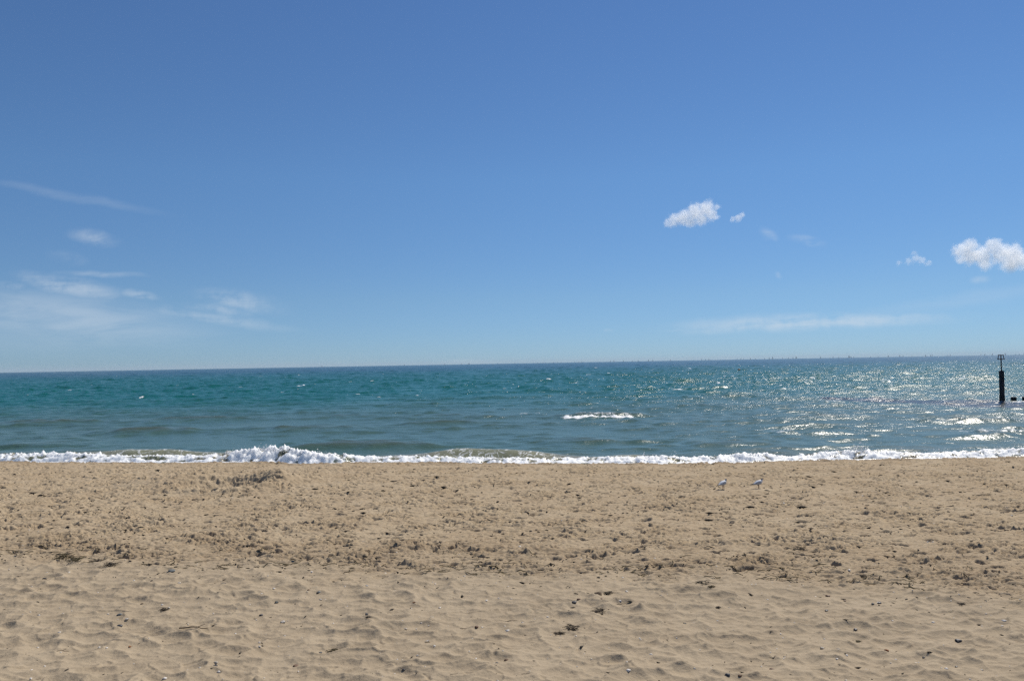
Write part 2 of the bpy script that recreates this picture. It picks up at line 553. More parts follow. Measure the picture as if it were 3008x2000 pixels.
foam = np.maximum(foam, bf * (.68 + .30 * lump + .42 * streak + .22 * sstep(-1.4, -2.4, s) - thin))
# the lower parts of the line let brown water show through between strands of foam
lace = np.maximum(lace, sstep(5.0, 1.0, s) * sstep(-.2, .3, s) * (.35 + .35 * perlin(X * .3, Y * .3, 50)))
# olive, not yet broken wave with lace in the middle of the beach
backlit_silt = np.zeros_like(X)
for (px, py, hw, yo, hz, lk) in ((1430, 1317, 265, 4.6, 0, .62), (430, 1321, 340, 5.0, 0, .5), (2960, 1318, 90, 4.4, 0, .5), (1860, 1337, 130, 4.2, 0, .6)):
    c = on_plane(px, 1360, .3)
    yy = float(crest_y(np.array([c.x]))[0]) + yo
    p = at_y(px, py, yy)
    sx = hw / F * yy
    env = np.exp(-np.abs((X - p.x) / sx) ** 2.0) * (1 + .14 * perlin(X * .5, X * 0 + 2, 57))
    s2 = Y - (CY + yo) - .25 * perlin(X * .4, X * 0 + 7, 52)
    prof2 = np.where(s2 < 0, np.exp(-(s2 / .95) ** 2), np.exp(-(s2 / 1.5) ** 2))
    ZW = np.maximum(ZW, env * prof2 * (p.z + .015 * lump) + (1 - env) * ZW)
    lace = np.maximum(lace, lk * env * sstep(-2.5, -1.2, s2) * sstep(.5, -.1, s2))
    backlit_silt = np.maximum(backlit_silt, env * sstep(-2.8, -1.2, s2) * sstep(.9, -.2, s2))
sandz = (CREST_Z - .11 * np.minimum(np.maximum(T, 0), .6) - .17 * np.maximum(T - .3, 0)).astype(np.float32)
swash = np.clip(sandz + .035 + .02 * lump2 * sstep(0, .8, T), -9, 9)
ZW = np.where(T < 3.2, np.maximum(ZW, swash), ZW)
ZW = np.where(T < .12, sandz - .03 + np.minimum(T, 0) * .25, ZW)
for (px_, r_) in ((2944, .55), (2978, .5), (3011, .5)):
    c = on_plane(px_, 1181, 0)
    g_ = np.exp(-(((X - c.x) / (r_ * 1.7)) ** 2 + ((Y - c.y + .5) / 1.1) ** 2))
    foam = np.maximum(foam, .62 * sstep(.2, .8, g_ * (1 + .5 * lump2)))
R2 = X.astype(np.float64) ** 2 + Y.astype(np.float64) ** 2
ZW = ZW - R2 / (2 * RE)

# colour of the water body: sandy in the break, olive in the shallows, teal beyond, blue far out, light through waves painted in
def lerp(a, b_, t):
    return a + (b_ - a) * t[..., None]


tone = perlin(X * .02, Y * .012, 61) * .5 + perlin(X * .06, Y * .05, 62) * .35
olive = np.array([.060, .118, .094])
teal = np.array([.001, .102, .086])
blue = np.array([.001, .050, .068])
sandy = np.array([.24, .19, .115])
reefc = np.array([.034, .033, .045])
tint = np.ones(X.shape + (3,)) * olive
tint = lerp(tint, teal, sstep(62, 135, Y * (1 + .25 * tone)))
tint = lerp(tint, blue, sstep(170, 900, Y * (1 + .4 * tone)))
tint = lerp(tint, np.array([.075, .092, .05]), np.clip(sstep(.10, .42, H) * sstep(110, 70, Y), 0, 1) * .8)  # olive on raised crests: light passing through thin water, put into the colour
tint = lerp(tint, sandy, np.clip(sstep(10.5, 1.5, T) * (.6 + .5 * perlin(X * .25, Y * .4, 63)), 0, .8))
tint = lerp(tint, np.array([.30, .30, .19]), backlit_silt * .75)  # silty wave faces brightened in colour for sun shining through from behind
ra, rb = on_plane(2440, 1172, 0), on_plane(3200, 1194, 0)
dxr, dyr = rb.x - ra.x, rb.y - ra.y
tt = np.clip(((X - ra.x) * dxr + (Y - ra.y) * dyr) / (dxr ** 2 + dyr ** 2), 0, 1)
dr = np.sqrt((X - ra.x - tt * dxr) ** 2 + (Y - ra.y - tt * dyr) ** 2)
wr = 1.5 + 6.5 * tt
reef = sstep(1.25, .5, dr / wr + .35 * perlin(X * .3, Y * .2, 64))
tint = lerp(tint, reefc, reef * .8)

mw, n, b = material('sea_water')
geo = n.n('ShaderNodeNewGeometry')
pos = geo.outputs['Position']
at = n.n('ShaderNodeAttribute', attribute_name='tint').outputs['Color']
af = n.n('ShaderNodeAttribute', attribute_name='foam').outputs['Fac']
al = n.n('ShaderNodeAttribute', attribute_name='lace').outputs['Fac']
n.t.links.new(at, b.inputs['Base Color'])
b.inputs['Roughness'].default_value = .24
b.inputs['IOR'].default_value = 1.333
b.inputs['Specular IOR Level'].default_value = .34
sp = n.n('ShaderNodeMapping', {'Vector': pos, 'Scale': (1.0, 1.25, 1.0)}).outputs[0]
h1 = n.noise(sp, 1.25, 4, .55, .3).outputs[0]
h2 = n.noise(sp, 6.0, 3, .6, .2).outputs[0]
hh = n.math('ADD', n.math('MULTIPLY', h1, 1.0), n.math('MULTIPLY', h2, .17))
ac = n.n('ShaderNodeAttribute', attribute_name='chop').outputs['Fac']
gustn = n.noise(n.n('ShaderNodeMapping', {'Vector': pos, 'Scale': (.10, .22, 1)}).outputs[0], 1.0, 3, .6).outputs[0]
hh = n.math('MULTIPLY', n.math('SUBTRACT', hh, .58), n.math('MULTIPLY', ac, n.maprange(gustn, .34, .66, .55, 1.2)))
bump = n.n('ShaderNodeBump', {'Height': hh, 'Strength': 1.0, 'Distance': .24})
n.t.links.new(bump.outputs[0], b.inputs['Normal'])
fb = n.n('ShaderNodeBsdfPrincipled', {'Base Color': (.84, .86, .86, 1), 'Roughness': .6, 'Subsurface Weight': 1.0, 'Subsurface Radius': (1.0, 1.0, 1.0), 'Subsurface Scale': .14})
fbn = n.noise(pos, 9.0, 5, .65).outputs[0]
fbump = n.n('ShaderNodeBump', {'Height': fbn, 'Strength': .4, 'Distance': .08})
n.t.links.new(fbump.outputs[0], fb.inputs['Normal'])
rn = n.noise(n.n('ShaderNodeMapping', {'Vector': pos, 'Scale': (1.0, .55, 1.2)}).outputs[0], 1.9, 3, .6, .8).outputs[0]
v1 = n.math('ABSOLUTE', n.math('SUBTRACT', rn, .5))
ln = n.maprange(v1, .045, .008)
lf = n.math('MULTIPLY', ln, n.maprange(n.math('ADD', al, n.math('MULTIPLY', n.math('SUBTRACT', n.noise(pos, 1.4, 4).outputs[0], .5), 1.6)), .35, .7))
lf = n.math('MULTIPLY', lf, n.maprange(al, .02, .2))
ff = n.maprange(n.math('ADD', af, n.math('MULTIPLY', n.math('SUBTRACT', n.noise(pos, 5.0, 5, .7).outputs[0], .5), .9)), .38, .62)
ff = n.math('MULTIPLY', ff, n.maprange(af, .03, .2))
ft = n.math('MAXIMUM', ff, n.math('MULTIPLY', lf, .7))
mx = n.n('ShaderNodeMixShader', {0: ft, 1: b.outputs[0], 2: fb.outputs[0]})
n.t.links.new(mx.outputs[0], n.t.nodes['Material Output'].inputs['Surface'])
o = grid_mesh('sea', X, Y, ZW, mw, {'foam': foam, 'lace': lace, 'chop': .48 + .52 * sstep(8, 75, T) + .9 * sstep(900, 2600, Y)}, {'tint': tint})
o['kind'] = 'structure'
sea_rows, sea_ZW = rows2, ZW


def sea_z(x, yv):
    i = int(np.clip(np.searchsorted(rows2, yv), 0, len(rows2) - 1))
    j = int(np.clip(np.searchsorted(acol2, x / yv), 0, len(acol2) - 1))
    return float(ZW[i, j])


# ------------------------------------------------------------------ small helpers for things
def simple_mat(name, c, rough=.8, var=.25, scale=20.0, spec=.3, metal=0.0, dark=None):
    m, n, b = material(name)
    tcn = n.n('ShaderNodeTexCoord').outputs['Object']
    ns = n.noise(tcn, scale, 4, .6).outputs[0]
    d = dark or tuple(v * (1 - var * 1.6) for v in c)
    l = tuple(min(1, v * (1 + var)) for v in c)
    n.t.links.new(n.mix(n.maprange(ns, .3, .7), d, l), b.inputs['Base Color'])
    b.inputs['Roughness'].default_value = rough
    b.inputs['Specular IOR Level'].default_value = spec
    b.inputs['Metallic'].default_value = metal
    bp = n.n('ShaderNodeBump', {'Height': ns, 'Strength': .3, 'Distance': .01})
    n.t.links.new(bp.outputs[0], b.inputs['Normal'])
    return m


def obj(name, bm, mats, parent=None, smooth=True):
    me = bpy.data.meshes.new(name)
    bm.normal_update()
    bm.to_mesh(me)
    bm.free()
    for p in me.polygons:
        p.use_smooth = smooth
    for m in (mats if isinstance(mats, (list, tuple)) else [mats]):
        me.materials.append(m)
    o = bpy.data.objects.new(name, me)
    COL.objects.link(o)
    if parent is not None:
        o.parent = parent
    return o


def thing(name, label, cat, loc, rz=0.0, group=None):
    o = bpy.data.objects.new(name, None)
    COL.objects.link(o)
    o.location = loc
    o.rotation_euler = (0, 0, rz)
    o.empty_display_size = .2
    tag(o, label, cat, group)
    return o


def tag(o, label, cat, group=None):
    o['label'] = label
    o['category'] = cat
    if group:
        o['group'] = group
    return o


def tube(bm, pts, radii, seg=8, mat=0, cap=True, flat=1.0):
    """round tube along pts; returns nothing"""
    pts = [Vector(p) for p in pts]
    rings = []
    nrm = None
    for i, p in enumerate(pts):
        d = (pts[min(i + 1, len(pts) - 1)] - pts[max(i - 1, 0)]).normalized()
        if nrm is None:
            nrm = d.orthogonal().normalized()
        nrm = (nrm - d * nrm.dot(d)).normalized()
        bn_ = d.cross(nrm)
        rings.append([bm.verts.new(p + (nrm * math.cos(2 * math.pi * k / seg) + bn_ * math.sin(2 * math.pi * k / seg) * flat) * radii[i]) for k in range(seg)])
    for a, b_ in zip(rings[:-1], rings[1:]):
        for k in range(seg):
            f = bm.faces.new((a[k], a[(k + 1) % seg], b_[(k + 1) % seg], b_[k]))
            f.material_index = mat
    if cap:
        for r, rev in ((rings[0], True), (rings[-1], False)):
            f = bm.faces.new(r[::-1] if rev else r)
            f.material_index = mat


def loft(bm, rings, seg=12, matf=None):
    """rings: (x, y, z, half_width_y, half_height) placed upright across the body's own path"""
    P = [Vector(r[:3]) for r in rings]
    vs = []
    for i, r in enumerate(rings):
        d = (P[min(i + 1, len(P) - 1)] - P[max(i - 1, 0)]).normalized()
        sidev = Vector((0, 1, 0))
        upv = d.cross(sidev).normalized()
        upv = -upv if upv.z < 0 and abs(upv.z) > .2 else upv
        vs.append([bm.verts.new(P[i] + sidev * r[3] * math.cos(2 * math.pi * k / seg) + upv * r[4] * math.sin(2 * math.pi * k / seg)) for k in range(seg)])
    for i in range(len(vs) - 1):
        for k in range(seg):
            f = bm.faces.new((vs[i][k], vs[i][(k + 1) % seg], vs[i + 1][(k + 1) % seg], vs[i + 1][k]))
            if matf:
                f.material_index = matf(i, k)
    for r in (vs[0], vs[-1]):
        f = bm.faces.new(r)
        if matf:
            f.material_index = matf(0 if r is vs[0] else len(vs) - 2, 0)
    bmesh.ops.recalc_face_normals(bm, faces=bm.faces)


# ------------------------------------------------------------------ gulls
M_WHITE = simple_mat('white_feathers', (.78, .79, .80), .8, .06, 60)
M_GREY = simple_mat('grey_feathers', (.40, .43, .47), .8, .12, 60)
M_HOOD = simple_mat('dark_head_feathers', (.045, .035, .035), .8, .2, 60)
M_MOTTLE = simple_mat('mottled_head_feathers', (.30, .30, .32), .8, .55, 45)
M_BLACK = simple_mat('black_feathers', (.02, .02, .022), .6, .2, 60)
M_LEG = simple_mat('dark_red_skin', (.13, .03, .02), .5, .2, 60)
M_EYE = simple_mat('black_eye', (.01, .01, .01), .15, .1, 60, .6)


def make_gull(loc, rz, label, hood, lean):
    t = thing('gull', label, 'bird', loc, rz, 'gulls standing on the sand')
    t.scale = (1.06, 1.06, 1.06)
    body = [(-.150, 0, .150, .020, .008), (-.120, 0, .156, .036, .020), (-.085, 0, .165, .054, .044), (-.040, 0, .175, .066, .060), (.010, 0, .186, .072, .070),
            (.055, 0, .199, .068, .068), (.088, 0, .214, .055, .057), (.108, 0, .233, .037, .038), (.119, 0, .252, .031, .032),
            (.127, 0, .268, .031, .031), (.136, 0, .283, .029, .027), (.147, 0, .292, .020, .018), (.154, 0, .296, .009, .008)]
    bm = bmesh.new()

    def mf(i, k):
        if hood and i >= 8:
            top_back = i <= 9 and (k in (2, 3, 4, 5, 6, 7, 8, 9)) and k > 4
            return 0 if top_back else 1
        if not hood and i >= 8:
            return 2
        return 0
    loft(bm, body, 12, mf)
    bo = obj('body', bm, [M_WHITE, M_HOOD, M_MOTTLE], t)
    ss = bo.modifiers.new('smooth', 'SUBSURF')
    ss.levels = ss.render_levels = 1
    # tail
    bm = bmesh.new()
    loft(bm, [(-.225, 0, .136, .030, .003), (-.18, 0, .145, .026, .006), (-.135, 0, .154, .022, .010)], 8)
    obj('tail', bm, M_WHITE, t)
    for sgn in (-1, 1):
        bm = bmesh.new()
        loft(bm, [(.075, sgn * .052, .208, .010, .028), (.045, sgn * .068, .202, .012, .046), (.0, sgn * .073, .188, .012, .050),
                  (-.05, sgn * .060, .172, .011, .042), (-.10, sgn * .045, .160, .010, .030), (-.15, sgn * .028, .150, .008, .016), (-.18, sgn * .02, .146, .005, .008)], 10)
        wg = obj('wing', bm, M_GREY, t)
        bm = bmesh.new()
        loft(bm, [(-.115, sgn * .036, .160, .006, .014), (-.17, sgn * .024, .150, .007, .013), (-.23, sgn * .010, .136, .006, .010), (-.285, sgn * -.004, .122, .003, .004)], 8)
        obj('primary_feathers', bm, M_BLACK, wg)
        bm = bmesh.new()
        fx = .02 + sgn * .004
        tube(bm, [(fx - .01, sgn * .026, .135), (fx - .014, sgn * .026, .075), (fx - .004, sgn * .026, .006)], [.010, .007, .006], 8)
        lg = obj('leg', bm, M_LEG, t)
        bm = bmesh.new()
        hub = bm.verts.new((fx - .008, sgn * .026, .008))
        toes = [bm.verts.new((fx + .042 - abs(a_) * .02, sgn * .026 + a_ * .026, .001)) for a_ in (-1, -.5, 0, .5, 1)]
        hb = bm.verts.new((fx - .008, sgn * .026, .0))
        for q in range(4):
            bm.faces.new((hub, toes[q], toes[q + 1]))
            bm.faces.new((hb, toes[q + 1], toes[q]))
        bm.faces.new((hub, hb, toes[0]))
        bm.faces.new((hub, toes[4], hb))
        obj('foot', bm, M_LEG, lg)
        bm = bmesh.new()
        bmesh.ops.create_uvsphere(bm, u_segments=8, v_segments=6, radius=.0055)
        bmesh.ops.translate(bm, verts=bm.verts, vec=(.139, sgn * .0255, .288))
        obj('eye', bm, M_EYE, t)
    bm = bmesh.new()
    tube(bm, [(.148, 0, .290), (.170, 0, .286), (.188, 0, .278)], [.008, .006, .0015], 8)
    obj('beak', bm, M_LEG, t)
    return t


for (px, py, rz, label, hood) in ((2124, 1440, math.radians(33), 'grey winged gull with a pale mottled head, nearer the middle of the beach', False),
                                  (2228, 1437, math.radians(14), 'grey winged gull with a dark hood and beak facing right', True)):
    g = ground(px, py)
    z = sand_z(g.x, g.y)
    make_gull((g.x, g.y, z - .004), rz, label, hood, 0)

# ------------------------------------------------------------------ groyne marker
M_PILE = simple_mat('tarred_timber', (.022, .021, .026), .75, .35, 3.0, .3)
M_WEED_BAND = simple_mat('marine_growth', (.018, .017, .015), .9, .4, 9)
M_MARK = simple_mat('maroon_paint', (.070, .016, .024), .8, .2, 6, .2)
M_POLE = simple_mat('dark_maroon_pole_paint', (.035, .014, .024), .85, .2, 6, .15)


def pile_mesh(h, r, bot=-1.5, seg=18, seed=1, lean=0.0):
    rr = random.Random(seed)
    bm = bmesh.new()
    zs = [bot, 0.0] + [h * (i + 1) / 9 for i in range(9)]
    rad = [r * (1 + rr.uniform(-.035, .035)) for _ in zs]
    pts = [(lean * z + rr.uniform(-.01, .01), rr.uniform(-.01, .01), z) for z in zs]
    pts.append((pts[-1][0], pts[-1][1], h + .03))
    rad.append(rad[-1] * .9)
    tube(bm, pts, rad, seg)
    return bm


c = on_plane(2944, 1180, 0)
Yb_, Xb_ = c.y, c.x
m = Yb_ / F                      # metres per photo pixel at the marker
base_z = -0.25
t = thing('beacon', 'tall dark groyne marker post topped by a maroon cage', 'marker post', (Xb_, Yb_, base_z))
hp = 90 * m - base_z
obj('pile', pile_mesh(hp, 6.8 * m, seed=4, lean=.012), M_PILE, t)
bm = bmesh.new()
tube(bm, [(0, 0, -.2), (.0, 0, .35), (.01, 0, .95)], [7.6 * m, 7.5 * m, 7.05 * m], 18)
obj('marine_growth', bm, M_WEED_BAND, t)
bm = bmesh.new()
pz0, pz1 = hp + .0, hp + 35 * m
tube(bm, [(.03, 0, pz0), (.03, 0, pz1 + 12 * m)], [1.7 * m, 1.5 * m], 10)
tube(bm, [(.03, 0, pz0 + .02), (.03, 0, pz0 + .07)], [2.6 * m, 2.6 * m], 12)
obj('pole', bm, M_POLE, t)
mk = bpy.data.objects.new('topmark', None)
COL.objects.link(mk)
mk.parent = t
mk.location = (.03, 0, pz1)
rb_, rt_, th = 9.0 * m, 6.6 * m, 12.2 * m


def ring(bm, r, z, tr, seg=24):
    pts = [(r * math.cos(2 * math.pi * k / seg), r * math.sin(2 * math.pi * k / seg), z) for k in range(seg + 1)]
    tube(bm, pts, [tr] * (seg + 1), 8, cap=False)


bm = bmesh.new()
ring(bm, rt_, th, 1.0 * m)
for k in range(3):
    a_ = math.pi * k / 3
    tube(bm, [(-rt_ * math.cos(a_), -rt_ * math.sin(a_), th), (rt_ * math.cos(a_), rt_ * math.sin(a_), th)], [.55 * m] * 2, 6)
obj('top_ring', bm, M_MARK, mk)
bm = bmesh.new()
ring(bm, rb_, 0, 1.1 * m)
for k in range(3):
    a_ = math.pi * k / 3
    tube(bm, [(-rb_ * math.cos(a_), -rb_ * math.sin(a_), 0), (rb_ * math.cos(a_), rb_ * math.sin(a_), 0)], [.6 * m] * 2, 6)
obj('bottom_ring', bm, M_MARK, mk)
for k in range(6):
    a_ = 2 * math.pi * k / 6
    bm = bmesh.new()
    tube(bm, [(rb_ * math.cos(a_), rb_ * math.sin(a_), 0), (rt_ * math.cos(a_), rt_ * math.sin(a_), th)], [.9 * m] * 2, 8)
    obj('bar', bm, M_MARK, mk)
for (px, label) in ((2978, 'short dark groyne pile stub just right of the marker post'), (3011, 'dark groyne pile stub cut by the right edge of the photo')):
    p = at_y(px, 1180, Yb_ + .2)
    o = obj('groyne_pile', pile_mesh(12.5 * m + .25, 7.4 * m, seed=px), M_PILE)
    o.location = (p.x, p.y, -.25)
    tag(o, label, 'groyne pile', 'groyne piles in the sea')

# ------------------------------------------------------------------ buoy
M_BUOY = simple_mat('dull_orange_float_paint', (.30, .13, .02), .5, .2, 2)
M_BUOYB = simple_mat('dark_float_band', (.05, .035, .02), .6, .2, 2)
c = on_plane(2171, 1089, .1)
t = thing('buoy', 'small dull orange mooring buoy alone on the choppy sea', 'buoy', (c.x, c.y, -.1))
bm = bmesh.new()
prof = [(.02, -.35), (.30, -.30), (.50, -.12), (.56, .12), (.56, .55), (.50, .78), (.36, .92), (.15, .98)]
tube(bm, [(0, 0, z) for _, z in prof], [r for r, _ in prof], 20)
obj('float', bm, M_BUOY, t)
bm = bmesh.new()
tube(bm, [(0, 0, .16), (0, 0, .40)], [.585, .585], 20)
obj('band', bm, M_BUOYB, t)
bm = bmesh.new()
ringpts = [(.10 * math.cos(2 * math.pi * k / 14), 0, 1.03 + .10 * math.sin(2 * math.pi * k / 14)) for k in range(15)]
tube(bm, ringpts, [.025] * 15, 6, cap=False)
obj('mooring_ring', bm, M_BUOYB, t)

# ------------------------------------------------------------------ sailing boats on the horizon
M_SAILD = simple_mat('backlit_grey_sailcloth', (.15, .19, .23), .9, .1, .3)  # shade of the sun-averted side is put into the cloth colour
M_SAILP = simple_mat('pale_sailcloth', (.42, .42, .42), .9, .1, .3)
M_SAILF = simple_mat('hazy_blue_grey_sailcloth', (.27, .33, .38), .9, .1, .3)  # fading by distance haze is put into the cloth colour
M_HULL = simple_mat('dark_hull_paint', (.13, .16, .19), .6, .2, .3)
M_MAST = simple_mat('mast_alloy', (.20, .23, .26), .5, .2, .3)
BOATS = [  # px, height px, look, lean (+ right), extra
    (944.5, 4.8, 'd', 0), (1175, 3, 'f', 0), (1187, 4.2, 'd', 0), (1306, 4.6, 'd', .02), (1355, 5, 'f', 0), (1377, 7.5, 'two', 0), (1461, 2.8, 'd', 0),
    (1511, 3.2, 'd', 0), (1578, 2.8, 'f', 0), (1594, 3.6, 'd', 0), (1600, 2.8, 'f', 0), (1625, 3, 'f', 0), (1637, 3.6, 'f', .1), (1647, 2.6, 'f', 0),
    (1687, 3, 'f', 0), (1699, 4, 'd', 0), (1707.5, 4, 'f', -.12), (1711.5, 3.2, 'f', 0), (1792, 5, 'f', -.15), (1802, 5.4, 'p', .1), (1830, 4, 'd', 0), (1856, 3, 'f', 0),
    (1873, 5.6, 'f', 0), (1904, 5, 'wide', 0), (1916, 5, 'd', 0), (1968, 5.2, 'd', 0), (2060, 5.4, 'd', .05), (2071, 4, 'f', 0), (2081, 5.2, 'd', .04),
    (2164, 4.4, 'f', 0), (2175, 5, 'd', 0), (2183, 3.6, 'f', 0), (2202.5, 5, 'd', 0), (2218, 3.2, 'f', 0), (2244, 4, 'f', 0), (2258, 5.2, 'd', 0), (2268, 7.6, 'p', .1),
    (2297, 4.6, 'd', 0), (2314, 4.4, 'd', 0), (2328, 5, 'd', 0), (2337.5, 7.2, 'tall', 0), (2409, 5.4, 'd', 0), (2445.6, 4.6, 'd', .04), (2462, 3.6, 'f', 0), (2492.5, 7.8, 'p', -.05), (2498, 5.4, 'f', .15),
    (2506, 3.6, 'f', 0), (2556, 3, 'f', 0), (2578, 3.2, 'f', 0), (2608, 4.6, 'wide', 0), (2641, 6, 'd', .25), (2651, 4.4, 'f', .05), (2677, 3, 'f', 0), (2717, 5.4, 'd', .18), (2732, 4.6, 'd', .05),
    (2736.5, 5, 'd', .1), (2783, 3.4, 'f', 0), (2790, 4.6, 'd', .1), (2880, 4, 'f', .1), (2891, 5, 'd', .35), (2913, 5, 'd', .35), (2932.6, 4.4, 'two', 0), (2952, 6.4, 'd', -.25),
    (2982, 3, 'f', 0), (2992, 3.2, 'f', 0), (3007, 6, 'd', 0)]
ANCH = {944.5: 'small dark yacht at the left end of the fleet on the horizon', 1377: 'two masted ship with bare rigging on the left half of the horizon',
        1904: 'broad dark sail on the horizon, wider than its neighbours, left of the buoy', 2268: 'tall pale leaning sail on the horizon just right of the buoy',
        2337.5: 'tallest dark pointed sail on the horizon right of the buoy', 2492.5: 'tall pale sail with a small boat touching its right side',
        2608: 'broad dark low sail on the horizon between the buoy and the marker post', 2641: 'tall dark sail heeling right, between the buoy and marker post',
        2932.6: 'low two masted boat on the horizon just left of the marker post', 2952: 'dark sail leaning left just right above the marker post cage',
        2175: 'dark yacht on the horizon straight above the orange buoy'}
ORD = ['first', 'second', 'third', 'fourth', 'fifth', 'sixth', 'seventh', 'eighth', 'ninth', 'tenth', 'eleventh', 'twelfth']
SHORT = {944.5: 'the leftmost yacht', 1377: 'the two masted ship', 1904: 'the broad dark sail left of the buoy', 2268: 'the tall pale leaning sail',
         2337.5: 'the tallest dark sail', 2492.5: 'the tall pale paired sail', 2608: 'the broad low dark sail', 2641: 'the dark sail heeling right', 2932.6: 'the low boat by the marker post',
         2952: 'the left leaning sail above the marker', 2175: 'the yacht above the buoy'}
LOOK = {'d': 'dark sail', 'f': 'faint hazy sail', 'p': 'pale sail', 'wide': 'broad dark sail', 'tall': 'tall dark sail', 'two': 'two masted boat'}
xs = [b_[0] for b_ in BOATS]


def boat_label(i):
    x0 = xs[i]
    if x0 in ANCH:
        return ANCH[x0]
    best = min(SHORT, key=lambda a_: (abs(xs.index(a_) - i), abs(a_ - x0)))
    k = i - xs.index(best)
    return '%s, %s boat %s of %s' % (LOOK[BOATS[i][2]], ORD[abs(k) - 1], 'right' if k > 0 else 'left', SHORT[best])


def tri_sail(bm, pts, bulge=.4, mat=0):
    """a sail: triangle with a little belly and thickness"""
    a_, b_, c_ = [Vector(p) for p in pts]
    N = 6
    nr = (b_ - a_).cross(c_ - a_).normalized()
    for off_ in (0.0, .04):
        g = {}
        for i in range(N + 1):
            for j in range(N + 1 - i):
                u, v = i / N, j / N
                w_ = 1 - u - v
                g[i, j] = bm.verts.new(a_ * w_ + b_ * u + c_ * v + nr * (bulge * 27 * u * v * w_ + off_))
        for i in range(N):
            for j in range(N - i):
                f = bm.faces.new((g[i, j], g[i + 1, j], g[i, j + 1]))
                f.material_index = mat
                if i + j < N - 1:
                    bm.faces.new((g[i + 1, j], g[i + 1, j + 1], g[i, j + 1])).material_index = mat


def hull_bm(L, Bm):
    bm = bmesh.new()
    st = [(-.5, .55, .9), (-.3, .9, .8), (0, 1.0, .8), (.25, .75, .95), (.42, .35, 1.1), (.5, .03, 1.25)]
    vs = []
    for (x_, wd, fb_) in st:
        hb = Bm / 2 * wd
        vs.append([bm.verts.new((x_ * L, yy, zz)) for yy, zz in ((-hb, fb_), (-hb * .9, .1), (-hb * .3, -.5), (hb * .3, -.5), (hb * .9, .1), (hb, fb_))])
    for p, q in zip(vs[:-1], vs[1:]):
        for k in range(6):
            bm.faces.new((p[k], p[(k + 1) % 6], q[(k + 1) % 6], q[k]))
    bm.faces.new(vs[0])
    bm.faces.new(vs[-1])
    bmesh.ops.recalc_face_normals(bm, faces=bm.faces)
    return bm


DB = 6300.0
for i, (px, hpx, look, lean) in enumerate(BOATS):
    d = ray(px, 1000)
    dd = DB + (i * 137 % 7) * 90
    k = dd / math.hypot(d.x, d.y)
    bx, by = d.x * k, d.y * k
    bz = -dd * dd / (2 * RE) + .2
    Hm = hpx / F * dd * 1.02
    t = thing('sailboat', boat_label(i), 'sailing boat', (bx, by, bz), 0, 'sailing boats along the horizon')
    yaw = math.atan2(-bx, by) + random.Random(i).uniform(-.35, .35)
    t.rotation_euler = (0, lean * .8, yaw)
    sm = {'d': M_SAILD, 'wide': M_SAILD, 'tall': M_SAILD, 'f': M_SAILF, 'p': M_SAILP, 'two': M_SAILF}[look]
    L = max(6.0, Hm * .46) if look != 'two' else Hm * 1.1
    obj('hull', hull_bm(L, L * .3), M_HULL, t)
    masts = [0.02] if look != 'two' else [-.22, .2]
    wdt = {'wide': .40, 'tall': .28}.get(look, .21)
    for q, mx_ in enumerate(masts):
        bm = bmesh.new()
        hm = Hm * (1 - .12 * q)
        tube(bm, [(mx_ * L, 0, .4), (mx_ * L, 0, hm)], [.16, .08], 6)
        obj('mast', bm, M_MAST, t)
        if look == 'two':
            bm = bmesh.new()
            tri_sail(bm, [(mx_ * L - .2, 0, 1.6), (mx_ * L - L * .2, .3, 1.7), (mx_ * L - .1, 0, hm * .55)])
            obj('mainsail', bm, sm, t)
        else:
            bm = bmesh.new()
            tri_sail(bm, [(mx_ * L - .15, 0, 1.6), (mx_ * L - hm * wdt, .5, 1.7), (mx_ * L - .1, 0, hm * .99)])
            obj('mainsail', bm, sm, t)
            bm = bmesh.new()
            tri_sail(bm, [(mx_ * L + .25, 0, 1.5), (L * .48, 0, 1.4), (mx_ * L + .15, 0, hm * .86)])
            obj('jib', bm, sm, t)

# ------------------------------------------------------------------ litter on the sand
M_PEB = simple_mat('blue_black_flint', (.035, .036, .042), .5, .35, 30, .4)
M_PEBG = simple_mat('grey_pebble', (.20, .21, .20), .7, .2, 30)
M_PEBB = simple_mat('brown_pebble', (.16, .085, .045), .6, .3, 30)
M_SHELL = simple_mat('white_shell', (.72, .68, .62), .6, .12, 40)
M_SHELLO = simple_mat('orange_shell', (.50, .22, .08), .6, .2, 40)
M_WEED = simple_mat('dried_dark_seaweed', (.035, .028, .020), .8, .4, 30)
M_WEEDO = simple_mat('olive_seaweed', (.075, .062, .025), .8, .4, 20)
M_TWIG = simple_mat('driftwood_twig', (.10, .065, .04), .85, .3, 30)
M_STRAW = simple_mat('pale_straw', (.55, .46, .28), .8, .15, 30)
M_GREYWOOD = simple_mat('grey_driftwood', (.20, .21, .22), .85, .25, 20)
M_CLOD = simple_mat('damp_sand_clod', (.20, .15, .10), .95, .3, 25)
M_PLAST = simple_mat('teal_plastic_scrap', (.03, .07, .075), .4, .2, 20)


def pebble(seed, s, flat=.6, long=1.3):
    r = random.Random(seed)
    bm = bmesh.new()
    bmesh.ops.create_icosphere(bm, subdivisions=3, radius=.5)
    a_, b_ = Vector((r.uniform(-3, 3), r.uniform(-3, 3), r.uniform(-3, 3))), Vector((r.uniform(-3, 3), r.uniform(-3, 3), r.uniform(-3, 3)))
    planes = [(Vector((r.gauss(0, 1), r.gauss(0, 1), r.gauss(0, 1))).normalized(), r.uniform(.34, .46)) for _ in range(5)]
    for v in bm.verts:
        p = v.co.copy()
        p *= 1 + .10 * math.sin(p.dot(a_) * 2.2 + 1) + .06 * math.sin(p.dot(b_) * 3.7)
        for nn, dd_ in planes:
            e_ = p.dot(nn) - dd_
            if e_ > 0:
                p -= nn * e_ * .75
        v.co = Vector((p.x * long * s, p.y * s, p.z * s * flat + s * flat * .28))
    return bm


